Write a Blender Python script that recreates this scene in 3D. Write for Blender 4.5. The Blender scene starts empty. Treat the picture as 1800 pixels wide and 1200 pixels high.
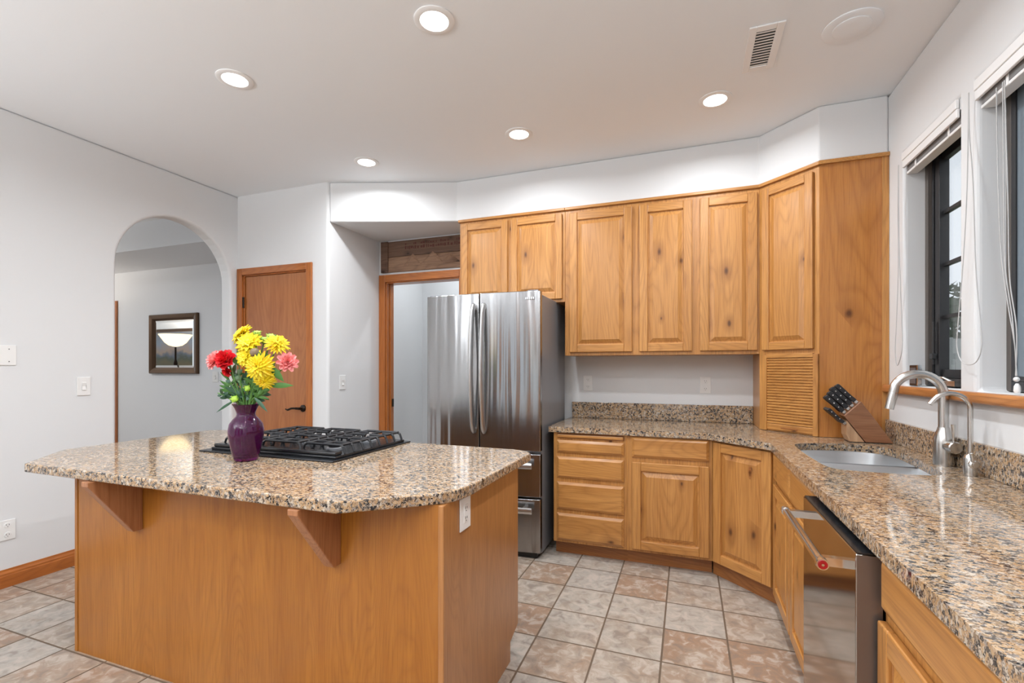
import bpy, bmesh, math, random
from mathutils import Vector, Matrix
random.seed(7)
SC = bpy.context.scene
COL = SC.collection
PI = math.pi

# ------------------------------------------------------------------ camera, world, exposure
YAW = math.atan2(308.5, 837.0)
cam_d = bpy.data.cameras.new('camera')
cam_d.sensor_width = 36.0
cam_d.lens = 36.0 * 837.0 / 1800.0
cam_d.shift_y = 46.0 / 1800.0
cam_d.clip_start = 0.02
cam = bpy.data.objects.new('camera', cam_d)
COL.objects.link(cam)
cam.location = (0, 0, 1.36)
cam.rotation_euler = (PI / 2, 0, YAW)
SC.camera = cam
SC.view_settings.view_transform = 'Standard'
SC.view_settings.look = 'None'
SC.view_settings.gamma = 1.0
SC.view_settings.use_curve_mapping = False
SC.view_settings.exposure = -0.06
SC.cycles.use_denoising = True
SC.cycles.max_bounces = 10
SC.cycles.diffuse_bounces = 6
SC.cycles.glossy_bounces = 5
SC.cycles.transmission_bounces = 6
SC.cycles.transparent_max_bounces = 10
SC.cycles.sample_clamp_indirect = 6.0
SC.cycles.caustics_reflective = False
SC.cycles.caustics_refractive = False

world = bpy.data.worlds.new('sky')
SC.world = world
world.use_nodes = True
wn = world.node_tree
wn.nodes.clear()
wo = wn.nodes.new('ShaderNodeOutputWorld')
wb = wn.nodes.new('ShaderNodeBackground')
wb.inputs['Color'].default_value = (0.86, 0.93, 1.0, 1)
wb.inputs['Strength'].default_value = 1.15
wn.links.new(wb.outputs[0], wo.inputs[0])

CAN_W = 13.0        # watts of each recessed lamp
CAN_GLOW = 14.0

# ------------------------------------------------------------------ geometry helpers
class MB:
    def __init__(s):
        s.v = []; s.f = []; s.m = []; s.sm = []
    def add(s, vs, fs, mat=0, smooth=False):
        o = len(s.v)
        s.v += [tuple(p) for p in vs]
        for f in fs:
            s.f.append([o + i for i in f]); s.m.append(mat); s.sm.append(smooth)
        return s
    def box(s, x0, x1, y0, y1, z0, z1, mat=0):
        v = [(x0,y0,z0),(x1,y0,z0),(x1,y1,z0),(x0,y1,z0),(x0,y0,z1),(x1,y0,z1),(x1,y1,z1),(x0,y1,z1)]
        return s.add(v, [(0,3,2,1),(4,5,6,7),(0,1,5,4),(1,2,6,5),(2,3,7,6),(3,0,4,7)], mat)
    def prism(s, poly, z0, z1, mat=0, plane='xy', smooth=False):
        # extrude a polygon; plane 'xy' -> along z, 'xz' -> along y, 'yz' -> along x
        n = len(poly)
        def P(a, b, c):
            return (a,b,c) if plane == 'xy' else (a,c,b) if plane == 'xz' else (c,a,b)
        v = [P(a,b,z0) for a,b in poly] + [P(a,b,z1) for a,b in poly]
        fs = [tuple(range(n))[::-1], tuple(range(n, 2*n))] + [(i,(i+1)%n,n+(i+1)%n,n+i) for i in range(n)]
        return s.add(v, fs, mat, smooth)
    def rings(s, rects, mat=0, cap=True):
        # concentric rectangles in the xz plane: list of (x0,x1,z0,z1,y)
        o = len(s.v); v = []; fs = []
        for (x0,x1,z0,z1,y) in rects:
            v += [(x0,y,z0),(x1,y,z0),(x1,y,z1),(x0,y,z1)]
        for k in range(len(rects)-1):
            a = 4*k; b = a+4
            for i in range(4):
                j = (i+1) % 4
                fs.append((a+i,a+j,b+j,b+i))
        if cap:
            b = 4*(len(rects)-1); fs.append((b,b+1,b+2,b+3))
        return s.add(v, fs, mat)
    def lathe(s, prof, c=(0,0,0), seg=32, mat=0, axis='z', smooth=True, close=False):
        v = []; fs = []
        for r, h in prof:
            for i in range(seg):
                a = 2*PI*i/seg
                p = (r*math.cos(a), r*math.sin(a), h)
                if axis == 'y': p = (p[0], p[2], p[1])
                if axis == 'x': p = (p[2], p[0], p[1])
                v.append((c[0]+p[0], c[1]+p[1], c[2]+p[2]))
        n = len(prof)
        for k in range(n-1):
            for i in range(seg):
                j = (i+1) % seg
                fs.append((k*seg+i, k*seg+j, (k+1)*seg+j, (k+1)*seg+i))
        if not close:
            fs.append(tuple(range(seg))[::-1]); fs.append(tuple(range((n-1)*seg, n*seg)))
        return s.add(v, fs, mat, smooth)
    def tube(s, pts, rad, seg=10, mat=0, smooth=True, flat=1.0):
        pts = [Vector(p) for p in pts]; n = len(pts)
        if not hasattr(rad, '__len__'): rad = [rad]*n
        t0 = (pts[1]-pts[0]).normalized()
        up = Vector((0,0,1)) if abs(t0.z) < .9 else Vector((1,0,0))
        a = t0.cross(up).normalized(); v = []; fs = []
        for k in range(n):
            t = (pts[min(k+1,n-1)]-pts[max(k-1,0)])
            t = t.normalized() if t.length > 1e-9 else t0
            a = (a - t*a.dot(t)).normalized(); b = t.cross(a)
            for i in range(seg):
                w = 2*PI*i/seg
                v.append(pts[k] + a*(rad[k]*math.cos(w)) + b*(rad[k]*flat*math.sin(w)))
        for k in range(n-1):
            for i in range(seg):
                j = (i+1) % seg
                fs.append((k*seg+i, k*seg+j, (k+1)*seg+j, (k+1)*seg+i))
        fs.append(tuple(range(seg))[::-1]); fs.append(tuple(range((n-1)*seg, n*seg)))
        return s.add(v, fs, mat, smooth)
    def ball(s, c, r, seg=12, rg=8, mat=0, sq=(1,1,1)):
        v = []; fs = []
        for k in range(rg+1):
            ph = PI*k/rg
            for i in range(seg):
                a = 2*PI*i/seg
                rr = max(math.sin(ph), 1e-4)
                v.append((c[0]+r*sq[0]*rr*math.cos(a), c[1]+r*sq[1]*rr*math.sin(a), c[2]-r*sq[2]*math.cos(ph)))
        for k in range(rg):
            for i in range(seg):
                j = (i+1) % seg
                fs.append((k*seg+i, k*seg+j, (k+1)*seg+j, (k+1)*seg+i))
        return s.add(v, fs, mat, True)
    def xf(s, M, start=0):
        s.v[start:] = [tuple(M @ Vector(p)) for p in s.v[start:]]
        return s
    def build(s, name, mats, parent=None, loc=None, rot=None, bevel=0, seg=2, merge=0, subsurf=0, sharp=35):
        me = bpy.data.meshes.new(name)
        me.from_pydata(s.v, [], s.f)
        if not isinstance(mats, (list, tuple)): mats = [mats]
        for m in mats: me.materials.append(m)
        for p, mi, sm in zip(me.polygons, s.m, s.sm):
            p.material_index = mi; p.use_smooth = sm
        bm = bmesh.new(); bm.from_mesh(me)
        if merge: bmesh.ops.remove_doubles(bm, verts=bm.verts, dist=merge)
        bmesh.ops.recalc_face_normals(bm, faces=bm.faces)
        bm.to_mesh(me); bm.free()
        if any(s.sm): me.set_sharp_from_angle(angle=math.radians(sharp))
        o = bpy.data.objects.new(name, me)
        COL.objects.link(o)
        if parent: o.parent = parent
        if loc: o.location = loc
        if rot: o.rotation_euler = rot
        if bevel:
            b = o.modifiers.new('bevel', 'BEVEL'); b.width = bevel; b.segments = seg
            b.limit_method = 'ANGLE'; b.angle_limit = math.radians(40)
        if subsurf:
            q = o.modifiers.new('smooth', 'SUBSURF'); q.levels = subsurf; q.render_levels = subsurf
        return o

def tag(o, label, cat, group=None):
    o['label'] = label; o['category'] = cat
    if group: o['group'] = group
    return o
def thing(name, label, cat, loc=(0,0,0), rotz=0, group=None):
    o = bpy.data.objects.new(name, None); COL.objects.link(o)
    o.empty_display_size = .1
    o.location = loc; o.rotation_euler = (0,0,rotz)
    return tag(o, label, cat, group)
def struct(o):
    o['kind'] = 'structure'; return o
def dup(root, loc=None, rotz=None, label=None):
    r = root.copy(); COL.objects.link(r)
    if loc is not None: r.location = loc
    if rotz is not None: r.rotation_euler = (0,0,rotz)
    if label: r['label'] = label
    for ch in list(root.children):
        c = ch.copy(); COL.objects.link(c); c.parent = r
        for g in list(ch.children):
            d = g.copy(); COL.objects.link(d); d.parent = c
    return r
def spline(pts, n=8):
    P = [Vector(p) for p in pts]; out = []
    for i in range(len(P)-1):
        p0 = P[max(i-1,0)]; p1 = P[i]; p2 = P[i+1]; p3 = P[min(i+2,len(P)-1)]
        for k in range(n):
            t = k/n
            out.append(.5*((2*p1)+(p2-p0)*t+(2*p0-5*p1+4*p2-p3)*t*t+(3*p1-p0-3*p2+p3)*t**3))
    out.append(P[-1]); return out
def wall_grid(us, vs, solid, t0, t1, P, mat=0):
    # wall with openings as one welded shell; P(u,v,t) -> point; solid(uc,vc) -> bool
    mb = MB()
    g = {(i,j): solid((us[i]+us[i+1])/2, (vs[j]+vs[j+1])/2) for i in range(len(us)-1) for j in range(len(vs)-1)}
    for (i,j), ok in g.items():
        if not ok: continue
        a,b,c,d = us[i],us[i+1],vs[j],vs[j+1]
        for t in (t0,t1):
            mb.add([P(a,c,t),P(b,c,t),P(b,d,t),P(a,d,t)], [(0,1,2,3)], mat)
        if not g.get((i-1,j)): mb.add([P(a,c,t0),P(a,d,t0),P(a,d,t1),P(a,c,t1)], [(0,1,2,3)], mat)
        if not g.get((i+1,j)): mb.add([P(b,c,t0),P(b,d,t0),P(b,d,t1),P(b,c,t1)], [(0,1,2,3)], mat)
        if not g.get((i,j-1)): mb.add([P(a,c,t0),P(b,c,t0),P(b,c,t1),P(a,c,t1)], [(0,1,2,3)], mat)
        if not g.get((i,j+1)): mb.add([P(a,d,t0),P(b,d,t0),P(b,d,t1),P(a,d,t1)], [(0,1,2,3)], mat)
    return mb

# ------------------------------------------------------------------ material helpers
class NT:
    def __init__(s, name):
        s.mat = bpy.data.materials.new(name); s.mat.use_nodes = True
        s.t = s.mat.node_tree; s.t.nodes.clear()
        s.out = s.t.nodes.new('ShaderNodeOutputMaterial')
    def n(s, typ, props=None, **ins):
        nd = s.t.nodes.new(typ)
        for k, v in (props or {}).items(): setattr(nd, k, v)
        for k, v in ins.items():
            k = k.replace('_', ' ')
            key = int(k[1:]) if k[0] == 'i' and k[1:].isdigit() else k
            s.set(nd.inputs[key], v)
        return nd
    def set(s, sock, v):
        if isinstance(v, bpy.types.NodeSocket): s.t.links.new(v, sock)
        elif isinstance(v, bpy.types.Node): s.t.links.new(v.outputs[0], sock)
        else:
            if hasattr(sock.default_value, '__len__') and len(sock.default_value) == 4 and hasattr(v, '__len__') and len(v) == 3: v = (*v, 1)
            sock.default_value = v
    def math(s, op, a, b=None, c=None, clamp=False):
        nd = s.t.nodes.new('ShaderNodeMath'); nd.operation = op; nd.use_clamp = clamp
        for i, x in enumerate((a,b,c)):
            if x is not None: s.set(nd.inputs[i], x)
        return nd.outputs[0]
    def mix(s, fac, a, b, blend='MIX'):
        nd = s.t.nodes.new('ShaderNodeMix'); nd.data_type = 'RGBA'; nd.blend_type = blend
        s.set(nd.inputs[0], fac); s.set(nd.inputs[6], a); s.set(nd.inputs[7], b)
        return nd.outputs[2]
    def ramp(s, fac, stops, interp='LINEAR'):
        nd = s.t.nodes.new('ShaderNodeValToRGB'); cr = nd.color_ramp; cr.interpolation = interp
        while len(cr.elements) < len(stops): cr.elements.new(.5)
        for e, (p, c) in zip(cr.elements, stops):
            e.position = p
            e.color = (c,c,c,1) if not hasattr(c,'__len__') else (*c,1)
        s.set(nd.inputs[0], fac)
        return nd.outputs[0]
    def noise(s, vec, scale, detail=3, rough=.5, dist=0):
        return s.n('ShaderNodeTexNoise', Vector=vec, Scale=scale, Detail=detail, Roughness=rough, Distortion=dist).outputs[0]
    def bsdf(s, **ins):
        b = s.n('ShaderNodeBsdfPrincipled', **ins)
        s.t.links.new(b.outputs[0], s.out.inputs[0]); return b
    def bump(s, h, strength=.2, dist=.01):
        return s.n('ShaderNodeBump', Height=h, Strength=strength, Distance=dist).outputs[0]
    def obj(s, off=0):
        tc = s.n('ShaderNodeTexCoord').outputs['Object']
        if not off: return tc
        r = s.n('ShaderNodeObjectInfo').outputs['Random']
        r = s.math('MULTIPLY', r, off)
        return s.n('ShaderNodeVectorMath', {'operation':'ADD'}, i0=tc, i1=s.n('ShaderNodeCombineXYZ', X=r, Y=r, Z=r).outputs[0]).outputs[0]

def plain(name, col, rough=.5, metal=0, **kw):
    t = NT(name); t.bsdf(Base_Color=col, Roughness=rough, Metallic=metal, **kw); return t.mat

def wood(name, axis, light, mid, dark, knots=.3, stave=.09, rough=.36, ring=.34, coat=.25, gs=1.0):
    t = NT(name)
    v = t.obj(41.0)
    sc = {'x':(.07,1,1), 'z':(1,1,.07), 'y':(1,.07,1)}[axis]
    sc2 = {'x':(.13,1,1), 'z':(1,1,.13), 'y':(1,.13,1)}[axis]
    mp = t.n('ShaderNodeMapping', Vector=v, Scale=sc).outputs[0]
    mp2 = t.n('ShaderNodeMapping', Vector=v, Scale=sc2).outputs[0]
    broad = t.noise(mp, 11*gs, 4, .55, .3)
    field = t.noise(mp2, 3.0*gs, 2, .5, .25)
    rings = t.math('PINGPONG', t.math('MULTIPLY', field, 36.0), .5)
    rings = t.ramp(rings, [(0,1),(.18,.35),(.5,0)])
    pores = t.noise(t.n('ShaderNodeMapping', Vector=v, Scale={'x':(.03,1,1),'z':(1,1,.03),'y':(1,.03,1)}[axis]).outputs[0], 150, 3, .65)
    col = t.mix(t.ramp(broad, [(.3,0),(.7,1)]), light, mid)
    col = t.mix(t.math('MULTIPLY', rings, ring), col, dark)
    col = t.mix(t.math('MULTIPLY', t.ramp(pores, [(.46,0),(.68,1)]), .42), col, dark)
    sep = t.n('ShaderNodeSeparateXYZ', Vector=v)
    if stave:
        u = sep.outputs[{'x':2,'z':0,'y':0}[axis]]
        cell = t.math('FLOOR', t.math('DIVIDE', u, stave))
        wn_ = t.n('ShaderNodeTexWhiteNoise', {'noise_dimensions':'1D'}, W=cell).outputs['Value']
        col = t.mix(t.math('MULTIPLY', wn_, .30), col, mid)
        col = t.mix(t.math('MULTIPLY', t.ramp(wn_, [(.6,0),(1,1)]), .12), col, dark)
    if knots:
        ai, bi = {'x':(2,0),'z':(0,2),'y':(2,1)}[axis]
        kv = t.n('ShaderNodeCombineXYZ', X=t.math('MULTIPLY', sep.outputs[ai], 7.0), Y=t.math('MULTIPLY', sep.outputs[bi], 3.6), Z=0.0).outputs[0]
        wob = t.noise(v, 14, 2, .5)
        vor = t.n('ShaderNodeTexVoronoi', {'voronoi_dimensions':'2D'}, Vector=kv, Scale=1.0)
        d = t.math('ADD', vor.outputs['Distance'], t.math('MULTIPLY', t.math('SUBTRACT', wob, .5), .09))
        rnd = t.n('ShaderNodeSeparateColor', Color=vor.outputs['Color'])
        has = t.math('LESS_THAN', rnd.outputs[0], knots)
        size = t.math('MULTIPLY_ADD', rnd.outputs[1], .075, .045)
        q = t.math('DIVIDE', d, size)
        core = t.math('MULTIPLY', t.ramp(q, [(.25,1),(1.0,0)]), has)
        halo = t.math('MULTIPLY', t.ramp(t.math('DIVIDE', q, 4.0), [(.2,.55),(.9,0)]), has)
        col = t.mix(halo, col, dark)
        col = t.mix(t.math('MULTIPLY', core, .85), col, (dark[0]*.28, dark[1]*.24, dark[2]*.25))
    bp = t.bump(pores, .06, .002)
    t.bsdf(Base_Color=col, Roughness=rough, Coat_Weight=coat, Coat_Roughness=.22, Normal=bp, Specular_IOR_Level=.4)
    return t.mat

def granite(name):
    t = NT(name); v = t.obj()
    wv = t.n('ShaderNodeVectorMath', {'operation':'ADD'}, i0=v, i1=t.n('ShaderNodeVectorMath', {'operation':'SCALE'}, i0=t.n('ShaderNodeTexNoise', Vector=v, Scale=90, Detail=2).outputs['Color'], Scale=.008).outputs[0]).outputs[0]
    mp = t.n('ShaderNodeMapping', Vector=wv, Rotation=(.3,.2,.6), Scale=(1,1.45,1)).outputs[0]
    vo = t.n('ShaderNodeTexVoronoi', Vector=mp, Scale=98)
    r = t.n('ShaderNodeSeparateColor', Color=vo.outputs['Color'])
    cloud = t.noise(v, 9, 3, .6)
    k = t.math('ADD', r.outputs[0], t.math('MULTIPLY', t.math('SUBTRACT', cloud, .5), .45))
    col = t.ramp(k, [(0,(.022,.020,.02)),(.13,(.10,.08,.065)),(.24,(.25,.17,.105)),(.38,(.40,.25,.13)),(.60,(.46,.31,.175)),(.78,(.28,.235,.20)),(.88,(.50,.42,.33))], 'CONSTANT')
    fine = t.n('ShaderNodeTexVoronoi', Vector=mp, Scale=330)
    fr = t.n('ShaderNodeSeparateColor', Color=fine.outputs['Color'])
    col = t.mix(t.math('MULTIPLY', t.math('LESS_THAN', fr.outputs[0], .17), .75), col, (.05,.045,.045))
    col = t.mix(t.math('MULTIPLY', t.math('GREATER_THAN', fr.outputs[1], .8), .5), col, (.56,.47,.38))
    t.bsdf(Base_Color=col, Roughness=.07, Specular_IOR_Level=.5)
    return t.mat

def tiles(name):
    t = NT(name); v = t.obj()
    sp = t.n('ShaderNodeSeparateXYZ', Vector=v)
    u = t.math('DIVIDE', t.math('ADD', sp.outputs[0], .115), .3015)
    w = t.math('DIVIDE', t.math('SUBTRACT', sp.outputs[1], 2.307), .2985)
    cu, cw = t.math('FLOOR', u), t.math('FLOOR', w)
    fu = t.math('ABSOLUTE', t.math('SUBTRACT', t.math('FRACT', u), .5))
    fw = t.math('ABSOLUTE', t.math('SUBTRACT', t.math('FRACT', w), .5))
    edge = t.math('MAXIMUM', fu, fw)
    wob = t.math('MULTIPLY', t.math('SUBTRACT', t.noise(v, 40, 2), .5), .006)
    edge = t.math('ADD', edge, wob)
    grout = t.ramp(edge, [(.4825,0),(.488,1)])
    cell = t.n('ShaderNodeCombineXYZ', X=cu, Y=cw, Z=0.0).outputs[0]
    rc = t.n('ShaderNodeTexWhiteNoise', {'noise_dimensions':'2D'}, Vector=cell)
    rs = t.n('ShaderNodeSeparateColor', Color=rc.outputs['Color'])
    off = t.n('ShaderNodeVectorMath', {'operation':'ADD'}, i0=v, i1=t.n('ShaderNodeVectorMath', {'operation':'SCALE'}, i0=rc.outputs['Color'], Scale=30.0).outputs[0]).outputs[0]
    m1 = t.noise(off, 6.5, 7, .62, .6)
    m2 = t.noise(off, 17, 6, .6, .8)
    k = t.math('MULTIPLY_ADD', rs.outputs[0], .62, t.math('MULTIPLY', m1, .75))
    col = t.ramp(k, [(.28,(.37,.345,.315)),(.56,(.385,.35,.305)),(.76,(.34,.27,.21)),(.96,(.31,.205,.14))])
    col = t.mix(t.ramp(m2, [(.5,0),(.62,.7)]), col, (.50,.44,.385))
    col = t.mix(t.ramp(m2, [(.34,.65),(.47,0)]), col, (.21,.17,.145))
    col = t.mix(grout, col, (.135,.095,.065))
    h = t.math('ADD', t.math('MULTIPLY', t.math('SUBTRACT', 1.0, grout), .6), t.math('MULTIPLY', m1, .25))
    t.bsdf(Base_Color=col, Roughness=t.math('MULTIPLY_ADD', grout, .4, .36), Normal=t.bump(h, .35, .006), Specular_IOR_Level=.35)
    return t.mat

def paint(name, col, rough=.75):
    t = NT(name); v = t.obj()
    t.bsdf(Base_Color=col, Roughness=rough, Specular_IOR_Level=.25, Normal=t.bump(t.noise(v, 120, 3), .04, .003))
    return t.mat

def steel(name, col=(.60,.60,.60), rough=.24, aniso=.75, brush='h', wav=0.0):
    t = NT(name); v = t.obj()
    sc = (1.5,1.5,260) if brush == 'h' else (260,260,1.5)
    br = t.noise(t.n('ShaderNodeMapping', Vector=v, Scale=sc).outputs[0], 3, 2)
    tan = t.n('ShaderNodeTangent', {'direction_type':'RADIAL','axis':'Z'}).outputs[0]
    nrm = t.bump(br, .03, .002)
    if wav:
        wv = t.noise(t.n('ShaderNodeMapping', Vector=v, Scale=(7,7,.35)).outputs[0], 1.0, 2, .5)
        nrm = t.n('ShaderNodeBump', Height=wv, Strength=wav, Distance=.03, Normal=nrm).outputs[0]
    t.bsdf(Base_Color=col, Metallic=1.0, Roughness=t.math('MULTIPLY_ADD', br, .08, rough), Anisotropic=aniso, Anisotropic_Rotation=.25, Tangent=tan, Normal=nrm)
    return t.mat

def glassy(name, tint=(1,1,1), refl=.08, alpha=0.0, body=(.2,.25,.3)):
    t = NT(name)
    tr = t.n('ShaderNodeBsdfTransparent', Color=tint)
    gl = t.n('ShaderNodeBsdfGlossy', Color=(1,1,1), Roughness=.01)
    bf = t.n('ShaderNodeNewGeometry').outputs['Backfacing']
    fr = t.n('ShaderNodeFresnel', IOR=t.math('MULTIPLY_ADD', bf, -.8333, 1.5)).outputs[0]
    mx = t.n('ShaderNodeMixShader', Fac=fr); t.set(mx.inputs[1], tr); t.set(mx.inputs[2], gl)
    o = mx
    if alpha:
        df = t.n('ShaderNodeBsdfDiffuse', Color=body)
        o = t.n('ShaderNodeMixShader', Fac=alpha); t.set(o.inputs[1], mx); t.set(o.inputs[2], df)
    t.t.links.new(o.outputs[0], t.out.inputs[0])
    return t.mat

def emit(name, col, strength):
    t = NT(name)
    e = t.n('ShaderNodeEmission', Color=col, Strength=strength)
    t.t.links.new(e.outputs[0], t.out.inputs[0]); return t.mat

M = {}
M['wall'] = paint('wall_paint', (.70,.71,.72))
M['ceil'] = paint('ceiling_paint', (.82,.845,.87))
M['hall'] = paint('hall_paint', (.74,.755,.78))
OL, OM, OD = (.57,.278,.080), (.465,.208,.052), (.20,.068,.015)
M['oak_v'] = wood('oak_vertical', 'z', OL, OM, OD, knots=.24)
M['oak_h'] = wood('oak_horizontal', 'x', OL, OM, OD, knots=.16)
M['oak_plain'] = wood('oak_frame', 'z', OL, OM, OD, knots=.05, stave=0)
M['oak_rail'] = wood('oak_rail', 'x', OL, OM, OD, knots=.04, stave=0)
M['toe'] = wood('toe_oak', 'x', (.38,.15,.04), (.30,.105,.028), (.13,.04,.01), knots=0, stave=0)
M['panel'] = wood('veneer_panel', 'z', (.53,.225,.058), (.43,.165,.036), (.24,.078,.016), knots=.13, stave=0, rough=.24, coat=.5, gs=.7)
M['island'] = wood('island_veneer', 'z', (.43,.170,.026), (.335,.120,.016), (.18,.055,.008), knots=0, stave=.16, rough=.3, ring=.25, coat=.15, gs=1.2)
M['island_side'] = wood('island_side_pale', 'z', (.46,.215,.072), (.38,.16,.048), (.22,.078,.02), knots=.04, stave=0, rough=.3, ring=.25, coat=.4, gs=1.2)  # paler, pinker tone than the island front
M['corbel'] = wood('corbel_wood', 'z', (.42,.19,.085), (.34,.135,.055), (.17,.055,.02), knots=0, stave=0)
M['door'] = wood('door_wood', 'z', (.44,.17,.055), (.36,.125,.036), (.22,.065,.017), knots=0, stave=0, ring=.3, rough=.32, gs=.6)
M['trim_v'] = wood('trim_vertical', 'z', (.47,.16,.035), (.38,.115,.022), (.20,.05,.01), knots=0, stave=0, rough=.3)
M['trim_h'] = wood('trim_horizontal', 'x', (.47,.16,.035), (.38,.115,.022), (.20,.05,.01), knots=0, stave=0, rough=.3)
M['trim_y'] = wood('trim_depth', 'y', (.47,.16,.035), (.38,.115,.022), (.20,.05,.01), knots=0, stave=0, rough=.3)
M['sill'] = wood('sill_wood', 'y', (.52,.22,.07), (.42,.15,.04), (.2,.06,.015), knots=0, stave=0, rough=.3)
M['granite'] = granite('granite')
M['tile'] = tiles('floor_tile')
M['steel'] = steel('stainless_steel', (.37,.37,.375), .13, .70, wav=.55)
M['satin'] = plain('satin_handle_steel', (.66,.66,.66), .30, 1.0)
M['steel_side'] = plain('fridge_side_grey', (.24,.25,.27), .4, .25)
M['sink'] = steel('sink_steel', (.74,.76,.78), .28, .4)
M['nickel'] = plain('brushed_nickel', (.62,.61,.59), .24, 1.0)
M['chrome'] = plain('handle_chrome', (.78,.78,.78), .14, 1.0)
M['dw'] = plain('dishwasher_dark_steel', (.46,.43,.40), .10, 1.0)
M['dwside'] = plain('dishwasher_edge', (.20,.165,.145), .3, .7)
M['black'] = plain('black_enamel', (.012,.013,.015), .22)
M['iron'] = plain('cast_iron', (.014,.015,.018), .36)
M['dark'] = plain('dark_void', (.01,.01,.01), .8)
M['white'] = plain('white_plastic', (.80,.80,.79), .35)
M['slot'] = plain('slot_dark', (.06,.06,.06), .6)
M['trimring'] = plain('lamp_trim_white', (.82,.82,.82), .5)
M['lens'] = emit('lamp_lens', (1.0,.965,.90), CAN_GLOW)
M['bronze'] = plain('oil_rubbed_bronze', (.025,.018,.014), .35, .8)
M['winframe'] = plain('window_bronze_black', (.018,.018,.020), .35)
M['winjamb'] = plain('window_jamb_brown', (.10,.085,.075), .5)
M['glass'] = glassy('window_glass')
M['screen'] = glassy('insect_screen', alpha=.55, body=(.26,.32,.37))
M['blind'] = plain('blind_white', (.80,.80,.80), .45)
M['cord'] = plain('blind_cord', (.50,.50,.50), .6)
M['slat'] = plain('slat_shade_grey', (.42,.42,.43), .5)  # slats of the white blind, greyed to carry the shade behind the valance
M['red'] = plain('red_medallion', (.33,.01,.012), .25)
M['mirror'] = plain('mirror_glass', (.82,.82,.80), .015, 1.0)
M['mframe'] = plain('mirror_frame_bronze', (.085,.045,.022), .3, .55)
M['stem'] = plain('stem_green', (.10,.24,.05), .5)
M['leaf'] = plain('leaf_green', (.08,.22,.045), .45)
M['leafdark'] = plain('leaf_dark', (.035,.10,.055), .45)
M['leafgrey'] = plain('leaf_grey_green', (.13,.22,.12), .5)
M['yellow'] = plain('petal_yellow', (.84,.68,.02), .5)
M['gold'] = plain('petal_gold', (.84,.58,.01), .5)
M['redpetal'] = plain('petal_red', (.72,.02,.03), .45)
M['pinkpetal'] = plain('petal_pink', (.90,.33,.32), .5)
M['lime'] = plain('bud_lime', (.36,.56,.06), .5)
M['seed'] = plain('seed_head', (.22,.16,.10), .8)

# ------------------------------------------------------------------ constants of the room
CZ = 2.965; LX = -3.97; PY = 3.31; AX = -2.912; WY = 4.04; WX = 1.11; SY = 3.69; SZ = 2.622
CT = .935; CB = .895   # worktop top and underside

# ------------------------------------------------------------------ shell
struct(MB().box(-12, 3.2, -5.5, 7, -.08, 0).build('floor', M['tile']))
struct(MB().box(-12, WX+.14, -5.5, 7, CZ, CZ+.12).build('ceiling', M['ceil']))

# left wall with the arch (profile in y,z extruded along x)
ay, ar, az = 2.765, .47, 2.135
arch = [(ay+ar, 0.0)] + [(ay+ar*math.cos(PI*k/24), az+ar*.985*math.sin(PI*k/24)) for k in range(25)] + [(ay-ar, 0.0)]
poly = [(-4.6,0),(-4.6,CZ),(PY+.12,CZ),(PY+.12,0)] + arch
struct(MB().prism(poly, LX-.125, LX, plane='yz').build('wall_left', M['wall'], bevel=.022, seg=4))
# pantry wall with the door opening
w = wall_grid([LX,-3.905,-3.135,-3.0], [0,2.232,CZ], lambda u,v: not (-3.905<u<-3.135 and v<2.232), PY, PY+.11, lambda u,v,t: (u,t,v))
struct(w.build('wall_pantry', M['wall'], merge=1e-4))
cr_ = [(AX-.025+.025*math.sin(a), PY+.025-.025*math.cos(a)) for a in [PI/2*k/8 for k in range(9)]]
mb = MB(); mb.prism([(-3.0,PY)]+cr_+[(AX,WY),(AX-.11,WY),(AX-.11,PY+.11),(-3.0,PY+.11)], 0, CZ)
mb.sm = [True]*len(mb.sm)
struct(mb.build('wall_alcove', M['wall'], sharp=30))
# back wall with the doorway behind the fridge
w = wall_grid([AX-.2,-2.84,-1.95,WX+.1], [0,2.215,CZ], lambda u,v: not (-2.84<u<-1.95 and v<2.215), WY, WY+.12, lambda u,v,t: (u,t,v))
struct(w.build('wall_back', M['wall'], merge=1e-4))
# window wall
Y1a, Y1b, Y2a, Y2b = 2.619, 3.19, 1.60, 2.49
ZS, ZT = 1.262, 2.535
def solid(u, v):
    return not (ZS < v < ZT and (Y1a < u < Y1b or Y2a < u < Y2b or -1.9 < u < -.4))
w = wall_grid([-5.5,-1.9,-.4,Y2a,Y2b,Y1a,Y1b,WY+.12], [0,ZS,ZT,CZ], solid, WX, WX+.17, lambda u,v,t: (t,u,v))
struct(w.build('wall_right', M['wall'], merge=1e-4, bevel=.02, seg=4))
# wall behind the camera with wide glazing openings
w = wall_grid([-8,-4.4,-3.3,-2.3,-.8,.2,WX+.1], [0,.1,2.5,CZ], lambda u,v: not (.1<v<2.5 and (u<-4.4 or -3.3<u<-2.3 or -.8<u<.2)), -4.6, -4.45, lambda u,v,t: (u,t,v))
struct(w.build('wall_front', paint('taupe_paint', (.30,.27,.25)), merge=1e-4))
for i, x0 in enumerate((-4.0,-1.8)):  # unseen dark wood slabs, added to put dark bands in the fridge reflections
    struct(MB().box(x0, x0+.46, -4.45, -4.40, 0, 2.4).build('door_%d' % (3+i), M['door'], bevel=.004))
# soffit above the cabinets
sof = [(AX+.001,3.325),(-1.87,SY),(.462,SY),(.757,3.392),(WX,3.392),(WX,WY),(AX,WY)]
struct(MB().prism(sof, SZ, CZ).build('ceiling_soffit', M['wall'], bevel=.012, seg=3))

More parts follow.
